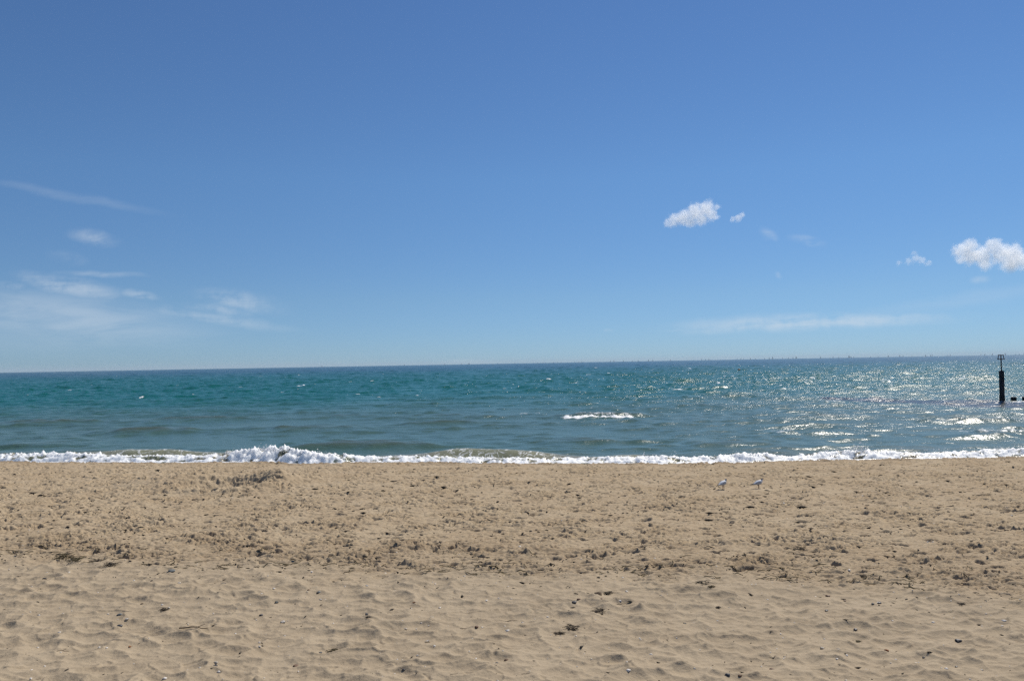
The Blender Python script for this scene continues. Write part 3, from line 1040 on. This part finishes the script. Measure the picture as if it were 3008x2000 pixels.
def shell(seed, s):
    r = random.Random(seed)
    bm = bmesh.new()
    seg, rg = 16, 5
    apex = bm.verts.new((-.35 * s, 0, .05 * s))
    prev = None
    for i in range(1, rg + 1):
        rr = i / rg
        cur = []
        for k in range(seg + 1):
            a_ = math.radians(-78 + 156 * k / seg)
            rib = 1 + .035 * (1 if k % 2 else -1) * rr
            cur.append(bm.verts.new((-.35 * s + math.cos(a_) * .85 * s * rr * rib, math.sin(a_) * .62 * s * rr * rib,
                                     .05 * s + s * .30 * math.sin(math.pi * min(1, rr * .82 + .1)) * (1 if k % 2 else .93))))
        for k in range(seg):
            if prev is None:
                bm.faces.new((apex, cur[k], cur[k + 1]))
            else:
                bm.faces.new((prev[k], cur[k], cur[k + 1], prev[k + 1]))
        prev = cur
    ex = bmesh.ops.solidify(bm, geom=bm.faces[:], thickness=.04 * s)
    return bm


def weed(seed, s, nst=26, hgt=.35, curl=1.0):
    r = random.Random(seed)
    bm = bmesh.new()
    for _ in range(nst):
        a_ = r.uniform(0, 6.283)
        rad = s * .5 * math.sqrt(r.random()) * .75
        p = Vector((math.cos(a_) * rad * 1.25, math.sin(a_) * rad * .8, r.uniform(0, hgt) * s * (1 - rad / s)))
        h_ = r.uniform(0, 6.283)
        pts = []
        L_ = s * r.uniform(.2, .6)
        zt = r.uniform(-.2, .35)
        for q in range(6):
            pts.append(p.copy())
            h_ += r.uniform(-1.3, 1.3) * curl
            p = p + Vector((math.cos(h_), math.sin(h_), zt * (1 - q / 2.5))) * L_ / 5
            p.z = max(p.z, .004)
        wd = s * r.uniform(.006, .017) + .0012
        tube(bm, pts, [wd * .7, wd, wd, wd * .9, wd * .7, wd * .3], 5, flat=.45)
    return bm


def twig(seed, s, th=.02, bend=.15, fork=True):
    r = random.Random(seed)
    bm = bmesh.new()
    pts = []
    for q in range(9):
        u = q / 8 - .5
        pts.append((u * s, bend * s * (1 - 4 * u * u) * .5 + r.uniform(-.012, .012) * s, th * s + .01 * s * r.random() + (0.03 * s if q in (3, 4, 5) else 0)))
    tube(bm, pts, [th * s * (1.0 - .06 * q) for q in range(9)], 7)
    if fork:
        p0 = Vector(pts[5])
        tube(bm, [p0, p0 + Vector((.12 * s, .07 * s, .04 * s)), p0 + Vector((.2 * s, .15 * s, .05 * s))], [th * s * .6, th * s * .45, th * s * .2], 6)
    return bm


def strand(seed, s, th=.03):
    r = random.Random(seed)
    bm = bmesh.new()
    h_ = 0.0
    p = Vector((-.5 * s, 0, .01))
    pts = []
    for q in range(14):
        pts.append(p.copy())
        h_ += r.uniform(-.55, .55)
        h_ *= .85
        p = p + Vector((math.cos(h_), math.sin(h_), 0)) * s / 12
        p.z = .008 + .02 * s * abs(math.sin(q * .9))
    tube(bm, pts, [th * s * (1 - .04 * q) for q in range(14)], 6, flat=.6)
    return bm


def leaf(seed, s):
    bm = bmesh.new()
    N = 8
    L_ = [bm.verts.new((s * (i / N - .5), s * .22 * math.sin(math.pi * i / N) + .001, .12 * s * math.sin(math.pi * i / N) + .008)) for i in range(N + 1)]
    C_ = [bm.verts.new((s * (i / N - .5), 0, .004 + .06 * s * math.sin(math.pi * i / N))) for i in range(N + 1)]
    R_ = [bm.verts.new((s * (i / N - .5), -s * .22 * math.sin(math.pi * i / N) - .001, .14 * s * math.sin(math.pi * i / N) + .008)) for i in range(N + 1)]
    for i in range(N):
        bm.faces.new((L_[i], C_[i], C_[i + 1], L_[i + 1]))
        bm.faces.new((C_[i], R_[i], R_[i + 1], C_[i + 1]))
    bmesh.ops.solidify(bm, geom=bm.faces[:], thickness=.02 * s)
    return bm


# kind, px, py, size px, material, turn, name, category, label
DEBRIS = [
    ('p', 1687, 1785, 13, M_PEB, .3, 'pebble', 'pebble', 'large blue black pebble right of centre, below a clump of brown sand'),
    ('p', 1757, 1756, 24, M_CLOD, .1, 'sand_clod', 'clod', 'brown damp sand clod beside a dark seaweed tuft'),
    ('w', 1788, 1748, 24, M_WEED, .5, 'seaweed_tuft', 'seaweed', 'dark seaweed tuft touching a brown sand clod'),
    ('w', 1759, 1808, 36, M_WEED, 1.0, 'seaweed_tuft', 'seaweed', 'loose crumbly seaweed clump below right of the large blue black pebble'),
    ('w', 1678, 1852, 40, M_WEED, 2.0, 'seaweed_tuft', 'seaweed', 'spiky seaweed tangle with a twig sticking up'),
    ('t', 1686, 1846, 22, M_TWIG, .9, 'twig', 'twig', 'short twig sticking out of the spiky seaweed tangle'),
    ('w', 1642, 1863, 26, M_WEED, .2, 'seaweed_tuft', 'seaweed', 'small crumbly seaweed tuft left of the spiky tangle'),
    ('p', 1076, 1822, 14, M_PEB, 1.4, 'pebble', 'pebble', 'upright black pebble standing left of centre'),
    ('w', 1079, 1832, 14, M_WEED, .4, 'seaweed_tuft', 'seaweed', 'dark seaweed scrap at the foot of the upright black pebble'),
    ('l', 1850, 1779, 17, M_PLAST, .1, 'plastic_scrap', 'litter', 'flat dark teal scrap with a dark strand at its left'),
    ('s', 1828, 1782, 30, M_WEED, 0, 'seaweed_strand', 'seaweed', 'thin dark strand trailing left of the teal scrap'),
    ('p', 1941, 1753, 8, M_PEB, .4, 'pebble', 'pebble', 'small blue black pebble right of the teal scrap, higher up the beach'),
    ('p', 1701, 1773, 11, M_PEBB, .2, 'pebble', 'pebble', 'flat brown pebble just above the large blue black one'),
    ('p', 1768, 1775, 9, M_PEBB, 1.2, 'pebble', 'pebble', 'small rusty pebble below the brown clod'),
    ('p', 1400, 1850, 12, M_PEBB, 1.0, 'pebble', 'pebble', 'brown pebble in a hollow beside a short dark twig'),
    ('t', 1362, 1852, 24, M_TWIG, -.5, 'twig', 'twig', 'short dark twig left of a brown pebble in a hollow'),
    ('l', 1216, 1781, 9, M_SHELLO, .3, 'leaf', 'leaf', 'tiny orange leaf alone in the middle of the dry sand'),
    ('h', 1269, 1818, 11, M_SHELL, .6, 'shell', 'shell', 'white shell below the tiny orange leaf'),
    ('h', 1256, 1885, 14, M_SHELL, 2.0, 'shell', 'shell', 'white shell on a smooth ridge low in the middle left'),
    ('h', 1191, 1854, 10, M_SHELL, 1.0, 'shell', 'shell', 'pale shell between two other white shells, left of them'),
    ('t', 1502, 1826, 34, M_TWIG, .3, 'driftwood', 'driftwood', 'chunky brown driftwood piece at the middle of the dry sand'),
    ('s', 1547, 1992, 28, M_WEED, .2, 'seaweed_strand', 'seaweed', 'looped dark strand at the bottom edge of the photo'),
    ('s', 1333, 1992, 22, M_WEED, .6, 'seaweed_strand', 'seaweed', 'dark bent strand at the bottom edge, left of the looped one'),
    ('p', 1487, 1947, 12, M_PEBB, .8, 'pebble', 'pebble', 'brown knobbly stone low in the middle of the photo'),
    ('p', 1534, 1672, 12, M_PEB, .2, 'pebble', 'pebble', 'dark stone on the seaweed line beside the pale straw'),
    ('t', 1600, 1668, 34, M_STRAW, -.25, 'straw', 'straw', 'pale yellow straw lying on the seaweed line'),
    ('p', 1185, 1975, 8, M_PEB, 0, 'pebble', 'pebble', 'small dark pebble near the bottom edge left of centre'),
    ('p', 1460, 1963, 8, M_PEB, .5, 'pebble', 'pebble', 'small dark pebble below the brown knobbly stone'),
    ('p', 131, 1704, 11, M_PEB, .5, 'pebble', 'pebble', 'round black pebble near the left edge under the seaweed line'),
    ('p', 504, 1682, 17, M_PEBG, 0, 'pebble', 'pebble', 'smooth greenish grey cobble under the left seaweed line'),
    ('w', 187, 1646, 46, M_WEEDO, .1, 'seaweed_pile', 'seaweed', 'olive seaweed pile, the largest near the left edge'),
    ('w', 225, 1656, 34, M_WEEDO, .8, 'seaweed_pile', 'seaweed', 'olive brown seaweed pile adjoining the largest one on its right'),
    ('w', 278, 1654, 24, M_WEED, .8, 'seaweed_tuft', 'seaweed', 'dark seaweed tuft right of the olive seaweed piles'),
    ('w', 324, 1672, 36, M_WEED, 0, 'seaweed_tuft', 'seaweed', 'black twiggy seaweed between the olive piles and the grey cobble'),
    ('p', 656, 1721, 13, M_PEB, .4, 'pebble', 'pebble', 'angular black stone left of centre at the top of the dry sand'),
    ('s', 366, 1812, 24, M_PEB, -.7, 'seaweed_strand', 'seaweed', 'thick black curved strand beside a grey stone at lower left'),
    ('p', 352, 1814, 12, M_PEBG, .2, 'pebble', 'pebble', 'grey stone at the end of the thick black curved strand'),
    ('h', 372, 1831, 11, M_SHELL, .2, 'shell', 'shell', 'white shell under the thick black curved strand'),
    ('p', 350, 1849, 14, M_PEB, .2, 'pebble', 'pebble', 'shiny black pebble below the thick curved strand'),
    ('p', 767, 1812, 11, M_PEB, .7, 'pebble', 'pebble', 'dark pebble in a shadowed hollow left of centre'),
    ('l', 417, 1781, 10, M_PEBB, .9, 'leaf', 'leaf', 'small reddish brown leaf above the dark seaweed scrap at left'),
    ('w', 483, 1801, 22, M_WEED, .3, 'seaweed_tuft', 'seaweed', 'dark seaweed scrap right of the thick curved strand'),
    ('t', 568, 1862, 80, M_TWIG, -.12, 'stick', 'stick', 'long thin dark stick lying at lower left'),
    ('p', 632, 1968, 13, M_PEB, .1, 'pebble', 'pebble', 'black pebble near the bottom edge with a pale shell behind it'),
    ('h', 634, 1957, 11, M_SHELL, 1.1, 'shell', 'shell', 'pale shell just behind a black pebble near the bottom edge'),
    ('w', 975, 1911, 26, M_WEEDO, .4, 'seaweed_tuft', 'seaweed', 'dark olive seaweed clump beside a black pebble, lower left of centre'),
    ('p', 941, 1918, 9, M_PEB, .4, 'pebble', 'pebble', 'black pebble left of a dark olive seaweed clump'),
    ('p', 869, 1951, 13, M_PEBB, .9, 'pebble', 'pebble', 'reddish brown pebble below the dark olive seaweed clump'),
    ('h', 831, 1829, 15, M_SHELL, -.3, 'shell', 'shell', 'cream shell below right of the dark pebble in a hollow'),
    ('h', 526, 1725, 11, M_SHELL, .3, 'shell', 'shell', 'pale shell below the greenish grey cobble'),
    ('h', 812, 1776, 12, M_PEBG, .1, 'shell', 'shell', 'grey shell above the dark pebble in a hollow'),
    ('t', 175, 1922, 46, M_TWIG, .1, 'twig', 'twig', 'thin brown twig near the lower left corner'),
    ('h', 381, 1901, 8, M_SHELLO, .4, 'shell', 'shell', 'small pale orange shell at lower left'),
    ('p', 907, 1743, 8, M_PEBB, .3, 'pebble', 'pebble', 'small red brown pebble left of a small grey one'),
    ('p', 937, 1746, 9, M_PEBG, .3, 'pebble', 'pebble', 'small grey pebble right of a small red brown one'),
    ('p', 2815, 1884, 18, M_PEB, .05, 'flat_stone', 'stone', 'dark flat block in a hollow at lower right'),
    ('p', 2459, 1909, 18, M_PEB, .4, 'flat_stone', 'stone', 'dark flat wedge shaped stone at lower right beside a white shell'),
    ('p', 2268, 1963, 13, M_PEBB, -.6, 'pebble', 'pebble', 'orange brown pebble low on the right half'),
    ('p', 2137, 1994, 13, M_PEB, .1, 'pebble', 'pebble', 'flat black pebble at the bottom edge, right half'),
    ('p', 2174, 1993, 10, M_PEBB, .1, 'pebble', 'pebble', 'brown pebble at the bottom edge beside a flat black one'),
    ('h', 2415, 1911, 11, M_SHELL, .1, 'shell', 'shell', 'white shell left of the dark wedge shaped stone'),
    ('h', 2605, 1918, 11, M_SHELLO, .5, 'shell', 'shell', 'pale tan shell between the wedge shaped stone and the dark block'),
    ('p', 2513, 1852, 11, M_PEB, .2, 'pebble', 'pebble', 'dark crescent pebble above the wedge shaped stone'),
    ('p', 2428, 1796, 9, M_PEB, .6, 'pebble', 'pebble', 'round dark pebble below the brown stones on the right'),
    ('p', 2564, 1776, 8, M_PEB, .6, 'pebble', 'pebble', 'left one of two close dark pebbles on the right'),
    ('p', 2583, 1775, 11, M_PEB, .5, 'pebble', 'pebble', 'right one of two close dark pebbles on the right'),
    ('p', 2432, 1750, 12, M_PEBB, -.4, 'pebble', 'pebble', 'brown stone under the crusty sand on the right'),
    ('p', 2481, 1760, 9, M_PEBB, 1.2, 'pebble', 'pebble', 'upright brown pebble right of a brown stone'),
    ('w', 2064, 1729, 34, M_WEED, 0, 'seaweed_tuft', 'seaweed', 'dark flat seaweed patch at the top of the dry sand, right of centre'),
    ('w', 2091, 1738, 18, M_WEEDO, 0, 'seaweed_tuft', 'seaweed', 'small olive tuft touching the dark flat seaweed patch'),
    ('w', 2533, 1700, 20, M_WEED, 1.2, 'seaweed_tuft', 'seaweed', 'upright black seaweed lump on the edge of the crusty sand at right'),
    ('t', 2955, 1751, 36, M_GREYWOOD, -.1, 'driftwood', 'driftwood', 'blue grey driftwood stick near the right edge'),
    ('t', 2990, 1763, 42, M_STRAW, -.35, 'reed', 'reed', 'long pale reed running to the right edge of the photo'),
    ('p', 3004, 1773, 10, M_PEB, .2, 'pebble', 'pebble', 'black pebble at the right edge by the pale reed'),
    ('w', 2825, 1788, 24, M_WEED, .4, 'seaweed_tuft', 'seaweed', 'dark seaweed tuft left of the driftwood stick near the right edge'),
    ('s', 2769, 1734, 36, M_WEED, .2, 'seaweed_strand', 'seaweed', 'dark streak of seaweed along the crusty sand at far right'),
    ('p', 2141, 1790, 7, M_PEB, .3, 'pebble', 'pebble', 'small round black pebble right of a dark bent scrap'),
    ('w', 2109, 1797, 13, M_WEED, .3, 'seaweed_tuft', 'seaweed', 'dark bent scrap left of a small round black pebble'),
    ('h', 2011, 1834, 10, M_PEBG, .3, 'shell', 'shell', 'blue grey shell in the dry sand right of the loose seaweed clump'),
    ('w', 2521, 1889, 17, M_WEEDO, .3, 'seaweed_tuft', 'seaweed', 'small brown weed lump above the wedge shaped stone'),
    ('p', 2714, 1931, 8, M_PEB, .2, 'pebble', 'pebble', 'dark pebble beside a small black weed scrap, lower right'),
    ('w', 2731, 1927, 12, M_WEED, .2, 'seaweed_tuft', 'seaweed', 'small black weed scrap right of a dark pebble, lower right'),
    ('p', 2810, 1956, 8, M_PEB, .2, 'pebble', 'pebble', 'lone dark pebble below the dark flat block'),
    ('h', 699, 1423, 9, M_SHELL, .2, 'shell', 'shell', 'bright white shell lying in the dug hollow'),
    ('s', 2780, 1448, 40, M_WEED, .15, 'seaweed_strand', 'seaweed', 'dark strand on the firm sand at upper right'),
    ('w', 1990, 1500, 14, M_PEB, .15, 'seaweed_tuft', 'seaweed', 'small dark scrap on the firm sand below the gulls'),
    ('h', 2958, 1492, 14, M_SHELL, .15, 'shell', 'shell', 'white shell on the firm sand near the right edge'),
    ('w', 2345, 1618, 34, M_WEED, .05, 'seaweed_tuft', 'seaweed', 'flat dark weed patch on the firm sand, right half'),
]
GROUPS = {'pebble': 'pebbles on the dry sand', 'shell': 'shells on the sand', 'seaweed': 'seaweed on the beach'}
for i, (kd, px, py, spx, mt, rz, nm, cat, lab) in enumerate(DEBRIS):
    g = ground(px, py)
    s = spx / F * g.y * 1.1
    if kd == 'p':
        bm = pebble(i, s * .85, .62)
    elif kd == 'h':
        bm = shell(i, s)
    elif kd == 'w':
        bm = weed(i, s, 70)
    elif kd == 't':
        bm = twig(i, s, .022 if s > .15 else .035, .12, nm in ('stick', 'twig'))
    elif kd == 's':
        bm = strand(i, s)
    else:
        bm = leaf(i, s)
    o = obj(nm, bm, mt, smooth=(kd != 'p' or mt is not M_PEB))
    o.location = (g.x, g.y, sand_z(g.x, g.y) - (.08 * s if kd == 'p' else .0))
    o.rotation_euler = (0, 0, rz)
    if nm == 'pebble' and px == 1076:
        o.rotation_euler = (.2, 1.2, .3)
    tag(o, lab, cat, GROUPS.get(cat))


# uncountable bits: dry weed fragments, grit and small stones
def octa_cloud(name, P, S, mat, seed, kind_label, cat):
    """many small faceted flakes as one mesh"""
    r = np.random.RandomState(seed)
    N = len(P)
    base = np.array([[1, 0, 0], [-1, 0, 0], [0, 1, 0], [0, -1, 0], [0, 0, 1], [0, 0, -1]], float)
    V = base[None] * S[:, None, :]
    V[:, :2, 1] += r.uniform(-.6, .6, (N, 2)) * S[:, 1:2] * 2
    V[:, :2, 2] += r.uniform(0, .7, (N, 2)) * S[:, 2:3]
    a_ = r.uniform(0, 6.283, N)
    ca, sa = np.cos(a_)[:, None], np.sin(a_)[:, None]
    x_, y_ = V[..., 0] * ca - V[..., 1] * sa, V[..., 0] * sa + V[..., 1] * ca
    V = np.stack([x_, y_, V[..., 2]], -1) + P[:, None, :]
    tri = np.array([[0, 2, 4], [2, 1, 4], [1, 3, 4], [3, 0, 4], [2, 0, 5], [1, 2, 5], [3, 1, 5], [0, 3, 5]])
    Fc = (tri[None] + (np.arange(N) * 6)[:, None, None]).reshape(-1, 3).astype(np.int32)
    me = bpy.data.meshes.new(name)
    me.vertices.add(N * 6)
    me.vertices.foreach_set('co', V.astype(np.float32).ravel())
    me.loops.add(len(Fc) * 3)
    me.polygons.add(len(Fc))
    me.loops.foreach_set('vertex_index', Fc.ravel())
    me.polygons.foreach_set('loop_start', np.arange(0, len(Fc) * 3, 3, dtype=np.int32))
    me.update(calc_edges=True)
    me.materials.append(mat)
    o = bpy.data.objects.new(name, me)
    COL.objects.link(o)
    o['kind'] = 'stuff'
    tag(o, kind_label, cat)
    return o


def scatter(Nmax, seed, prob):
    r = np.random.RandomState(seed)
    yv = np.exp(r.uniform(math.log(8.3), math.log(34), Nmax))
    av = r.uniform(-.72, .72, Nmax)
    xv = av * yv
    pr = prob(xv, yv, av)
    k = r.rand(Nmax) < pr
    xv, yv = xv[k], yv[k]
    return np.stack([xv, yv, sand_zv(xv, yv)], -1), r


def p_bits(x_, y_, a_):
    l_ = np.interp(a_, _dX, _dY)
    d_ = y_ - l_
    cl = sstep(.0, .55, fbm(x_ * .7, y_ * .7, 2, 71))
    wrack = np.exp(-((d_ - .6) / 1.1) ** 2)
    return np.clip(.05 + .75 * wrack * (.25 + cl) + .50 * sstep(0, 2, d_) * (.25 + cl) + .05 * cl, 0, 1)


P, r = scatter(34000, 5, p_bits)
N = len(P)
L_ = r.gamma(2.0, .014, N) + .008
L_ *= np.clip(.30 + .055 * (P[:, 1] - 8), .3, 1.15)
S = np.stack([L_, L_ * r.uniform(.12, .45, N), L_ * r.uniform(.12, .35, N)], -1)
P[:, 2] += S[:, 2] * .4
octa_cloud('beach_litter', P, S, M_WEED, 6, 'scattered dark scraps of dry weed and wood on the sand', 'beach litter')
P, r = scatter(2600, 15, lambda x_, y_, a_: .35 + .3 * sstep(0, .5, perlin(x_ * .5, y_ * .5, 5)))
N = len(P)
L_ = r.gamma(2.0, .004, N) + .004
S = np.stack([L_ * 1.2, L_, L_ * .7], -1)
octa_cloud('pale_grit', P, S, M_SHELL, 16, 'tiny pale shell fragments sprinkled over the sand', 'shell grit')

# seaweed line: tangled strands along the limit of the dry sand
r = random.Random(77)
bm = bmesh.new()
for _ in range(520):
    a_ = r.uniform(-.70, .70)
    l_ = float(np.interp(a_, _dX, _dY))
    yv = l_ + abs(r.gauss(0, .8)) - .15
    xv = a_ * yv
    if perlin(np.array([xv * .6]), np.array([yv * 1.1]), 8)[0] + r.uniform(-.3, .3) < -.02:
        continue
    z = sand_z(xv, yv)
    h_ = r.choice((0, math.pi)) + r.gauss(0, .6)
    s = r.uniform(.10, .34)
    p = Vector((xv, yv, z + .012))
    pts = []
    for q in range(6):
        pts.append(p.copy())
        h_ += r.uniform(-.6, .6)
        p = p + Vector((math.cos(h_), math.sin(h_), 0)) * s / 5
        p.z = sand_z(p.x, p.y) + .012 + r.uniform(0, .012)
    wd = r.uniform(.003, .009)
    tube(bm, pts, [wd * .7, wd, wd, wd, wd * .7, wd * .3], 5)
o = obj('seaweed_line', bm, M_WEEDO)
o['kind'] = 'stuff'
tag(o, 'tangled dry seaweed strands strewn where crusty sand meets soft sand', 'seaweed line')

# spray thrown up by the shore break
r = np.random.RandomState(12)
pts = []
for (px0, px1, py, cnt, up_) in ((660, 960, 1318, 800, .07), (760, 830, 1312, 300, .11), (2080, 2300, 1336, 350, .06), (2400, 2650, 1326, 650, .09), (2490, 2550, 1322, 260, .16), (2650, 3008, 1330, 380, .10),
                                 (1300, 1560, 1316, 160, .08), (0, 500, 1338, 160, .06), (1880, 2010, 1342, 140, .08)):
    for _ in range(cnt):
        px = r.uniform(px0, px1)
        d = on_plane(px, 1350, .4)
        cy_ = float(crest_y(np.array([d.x]))[0]) + r.normal(2.7, .35)
        xw = d.x / d.y * cy_
        z = float(np.interp(xw, tX, tZ)) + r.exponential(up_) * (.6 + .8 * (perlin(np.array([xw * 1.7]), np.array([.5]), 3)[0])) - .03
        pts.append((xw, cy_, z))
P = np.array(pts)
sz = r.gamma(2.0, .0045, len(P)) + .005
S = np.stack([sz, sz, sz], -1)
M_SPRAY = simple_mat('white_spray_drops', (.82, .84, .86), .5, .04, 10)
octa_cloud('sea_spray', P, S, M_SPRAY, 13, 'white spray drops flying above the breaking shore wave', 'spray')


# ------------------------------------------------------------------ clouds
def make_cloud(name, label, D, spheres, dens, seed, nscale=.016, thin=0.0, depth=.9, amp=1.9):
    cx = sum(s_[0] for s_ in spheres) / len(spheres)
    cy = sum(s_[1] for s_ in spheres) / len(spheres)
    d = ray(cx, cy)
    c0 = Vector((0, 0, CAM_Z)) + d * (D / d.y)
    rr = random.Random(seed)
    loc = []
    for (sx, sy, sr) in spheres:
        q = at_y(sx, sy, D)
        rad = sr / F * D
        loc.append((q.x - c0.x, rr.uniform(-.4, .4) * rad * depth, q.z - c0.z, rad))
    pad = 1.35
    lo = [min(v[k] - v[3] * pad for v in loc) for k in range(3)]
    hi = [max(v[k] + v[3] * pad for v in loc) for k in range(3)]
    bm = bmesh.new()
    bmesh.ops.create_cube(bm, size=1)
    for v in bm.verts:
        v.co = Vector([lo[k] + (v.co[k] + .5) * (hi[k] - lo[k]) for k in range(3)])
    m = bpy.data.materials.new(name + '_vapour')
    m.use_nodes = True
    n = NT(m.node_tree)
    n.t.nodes.remove(n.t.nodes['Principled BSDF'])
    tco = n.n('ShaderNodeTexCoord').outputs['Object']
    wn = n.noise(tco, nscale * .7, 4, .6).outputs['Color']
    wn = n.n('ShaderNodeVectorMath', {0: wn, 1: (.5, .5, .5)}, operation='SUBTRACT').outputs[0]
    wn = n.n('ShaderNodeVectorMath', {0: wn, 3: .8 / nscale}, operation='SCALE').outputs[0]
    pp = n.n('ShaderNodeVectorMath', {0: tco, 1: wn}, operation='ADD').outputs[0]
    best = None
    for (x_, y_, z_, rad) in loc:
        ds = n.n('ShaderNodeVectorMath', {0: pp, 1: (x_, y_, z_)}, operation='DISTANCE').outputs['Value']
        e_ = n.math('SUBTRACT', 1.0, n.math('DIVIDE', ds, rad))
        best = e_ if best is None else n.n('ShaderNodeMath', {0: best, 1: e_, 2: .3}, operation='SMOOTH_MAX').outputs[0]
    nz = n.noise(tco, nscale * 1.7, 8, .7).outputs[0]
    val = n.math('ADD', best, n.math('MULTIPLY', n.math('SUBTRACT', nz, .5), amp))
    de = n.maprange(val, .1 + thin, .6 + thin, 0, dens)
    pv = n.n('ShaderNodeVolumePrincipled', {'Color': (1, 1, 1, 1), 'Density': de, 'Anisotropy': .55})
    n.t.links.new(pv.outputs[0], n.t.nodes['Material Output'].inputs['Volume'])
    o = obj(name, bm, m, smooth=False)
    o.location = c0
    tag(o, label, 'cloud', 'small clouds over the sea')
    return o


make_cloud('cloud', 'white cumulus puff high over the sea, shaped like a wedge', 5600,
           [(1978, 650, 24), (2010, 638, 30), (2045, 624, 36), (2072, 616, 32), (2092, 630, 24), (2060, 644, 26), (2030, 650, 24), (1960, 656, 14), (2108, 608, 12)], .014, 1, .018)
make_cloud('cloud', 'small white cloud scrap just right of the wedge shaped puff', 5600, [(2170, 640, 15), (2154, 643, 11), (2179, 632, 12)], .014, 2, .03)
make_cloud('cloud', 'largest white cumulus with twin humps at the right edge', 9000,
           [(2820, 740, 30), (2850, 722, 28), (2848, 750, 36), (2885, 750, 38), (2920, 723, 32), (2935, 748, 40), (2970, 745, 36), (2995, 765, 38), (3028, 770, 38), (2960, 778, 30), (2900, 775, 26),
            (3060, 760, 44), (2828, 762, 20)], .0085, 3, .0105)
make_cloud('cloud', 'torn thin cloud just left of the largest cumulus', 8500, [(2640, 773, 12), (2668, 767, 15), (2690, 758, 20), (2706, 766, 17), (2724, 774, 14), (2684, 744, 11)], .006, 4, .017, .12, .9, 2.6)

# ------------------------------------------------------------------ sea air
bm = bmesh.new()
bmesh.ops.create_cube(bm, size=1)
for v in bm.verts:
    v.co = Vector((v.co.x * 64000, v.co.y * 28000, -75 if v.co.z < 0 else 34))
mh = bpy.data.materials.new('sea_air')
mh.use_nodes = True
n = NT(mh.node_tree)
n.t.nodes.remove(n.t.nodes['Principled BSDF'])
pv = n.n('ShaderNodeVolumePrincipled', {'Color': (.80, .90, 1.0, 1), 'Density': 5.0e-5, 'Anisotropy': .0})
n.t.links.new(pv.outputs[0], n.t.nodes['Material Output'].inputs['Volume'])
o = obj('haze', bm, mh, smooth=False)
o['kind'] = 'stuff'
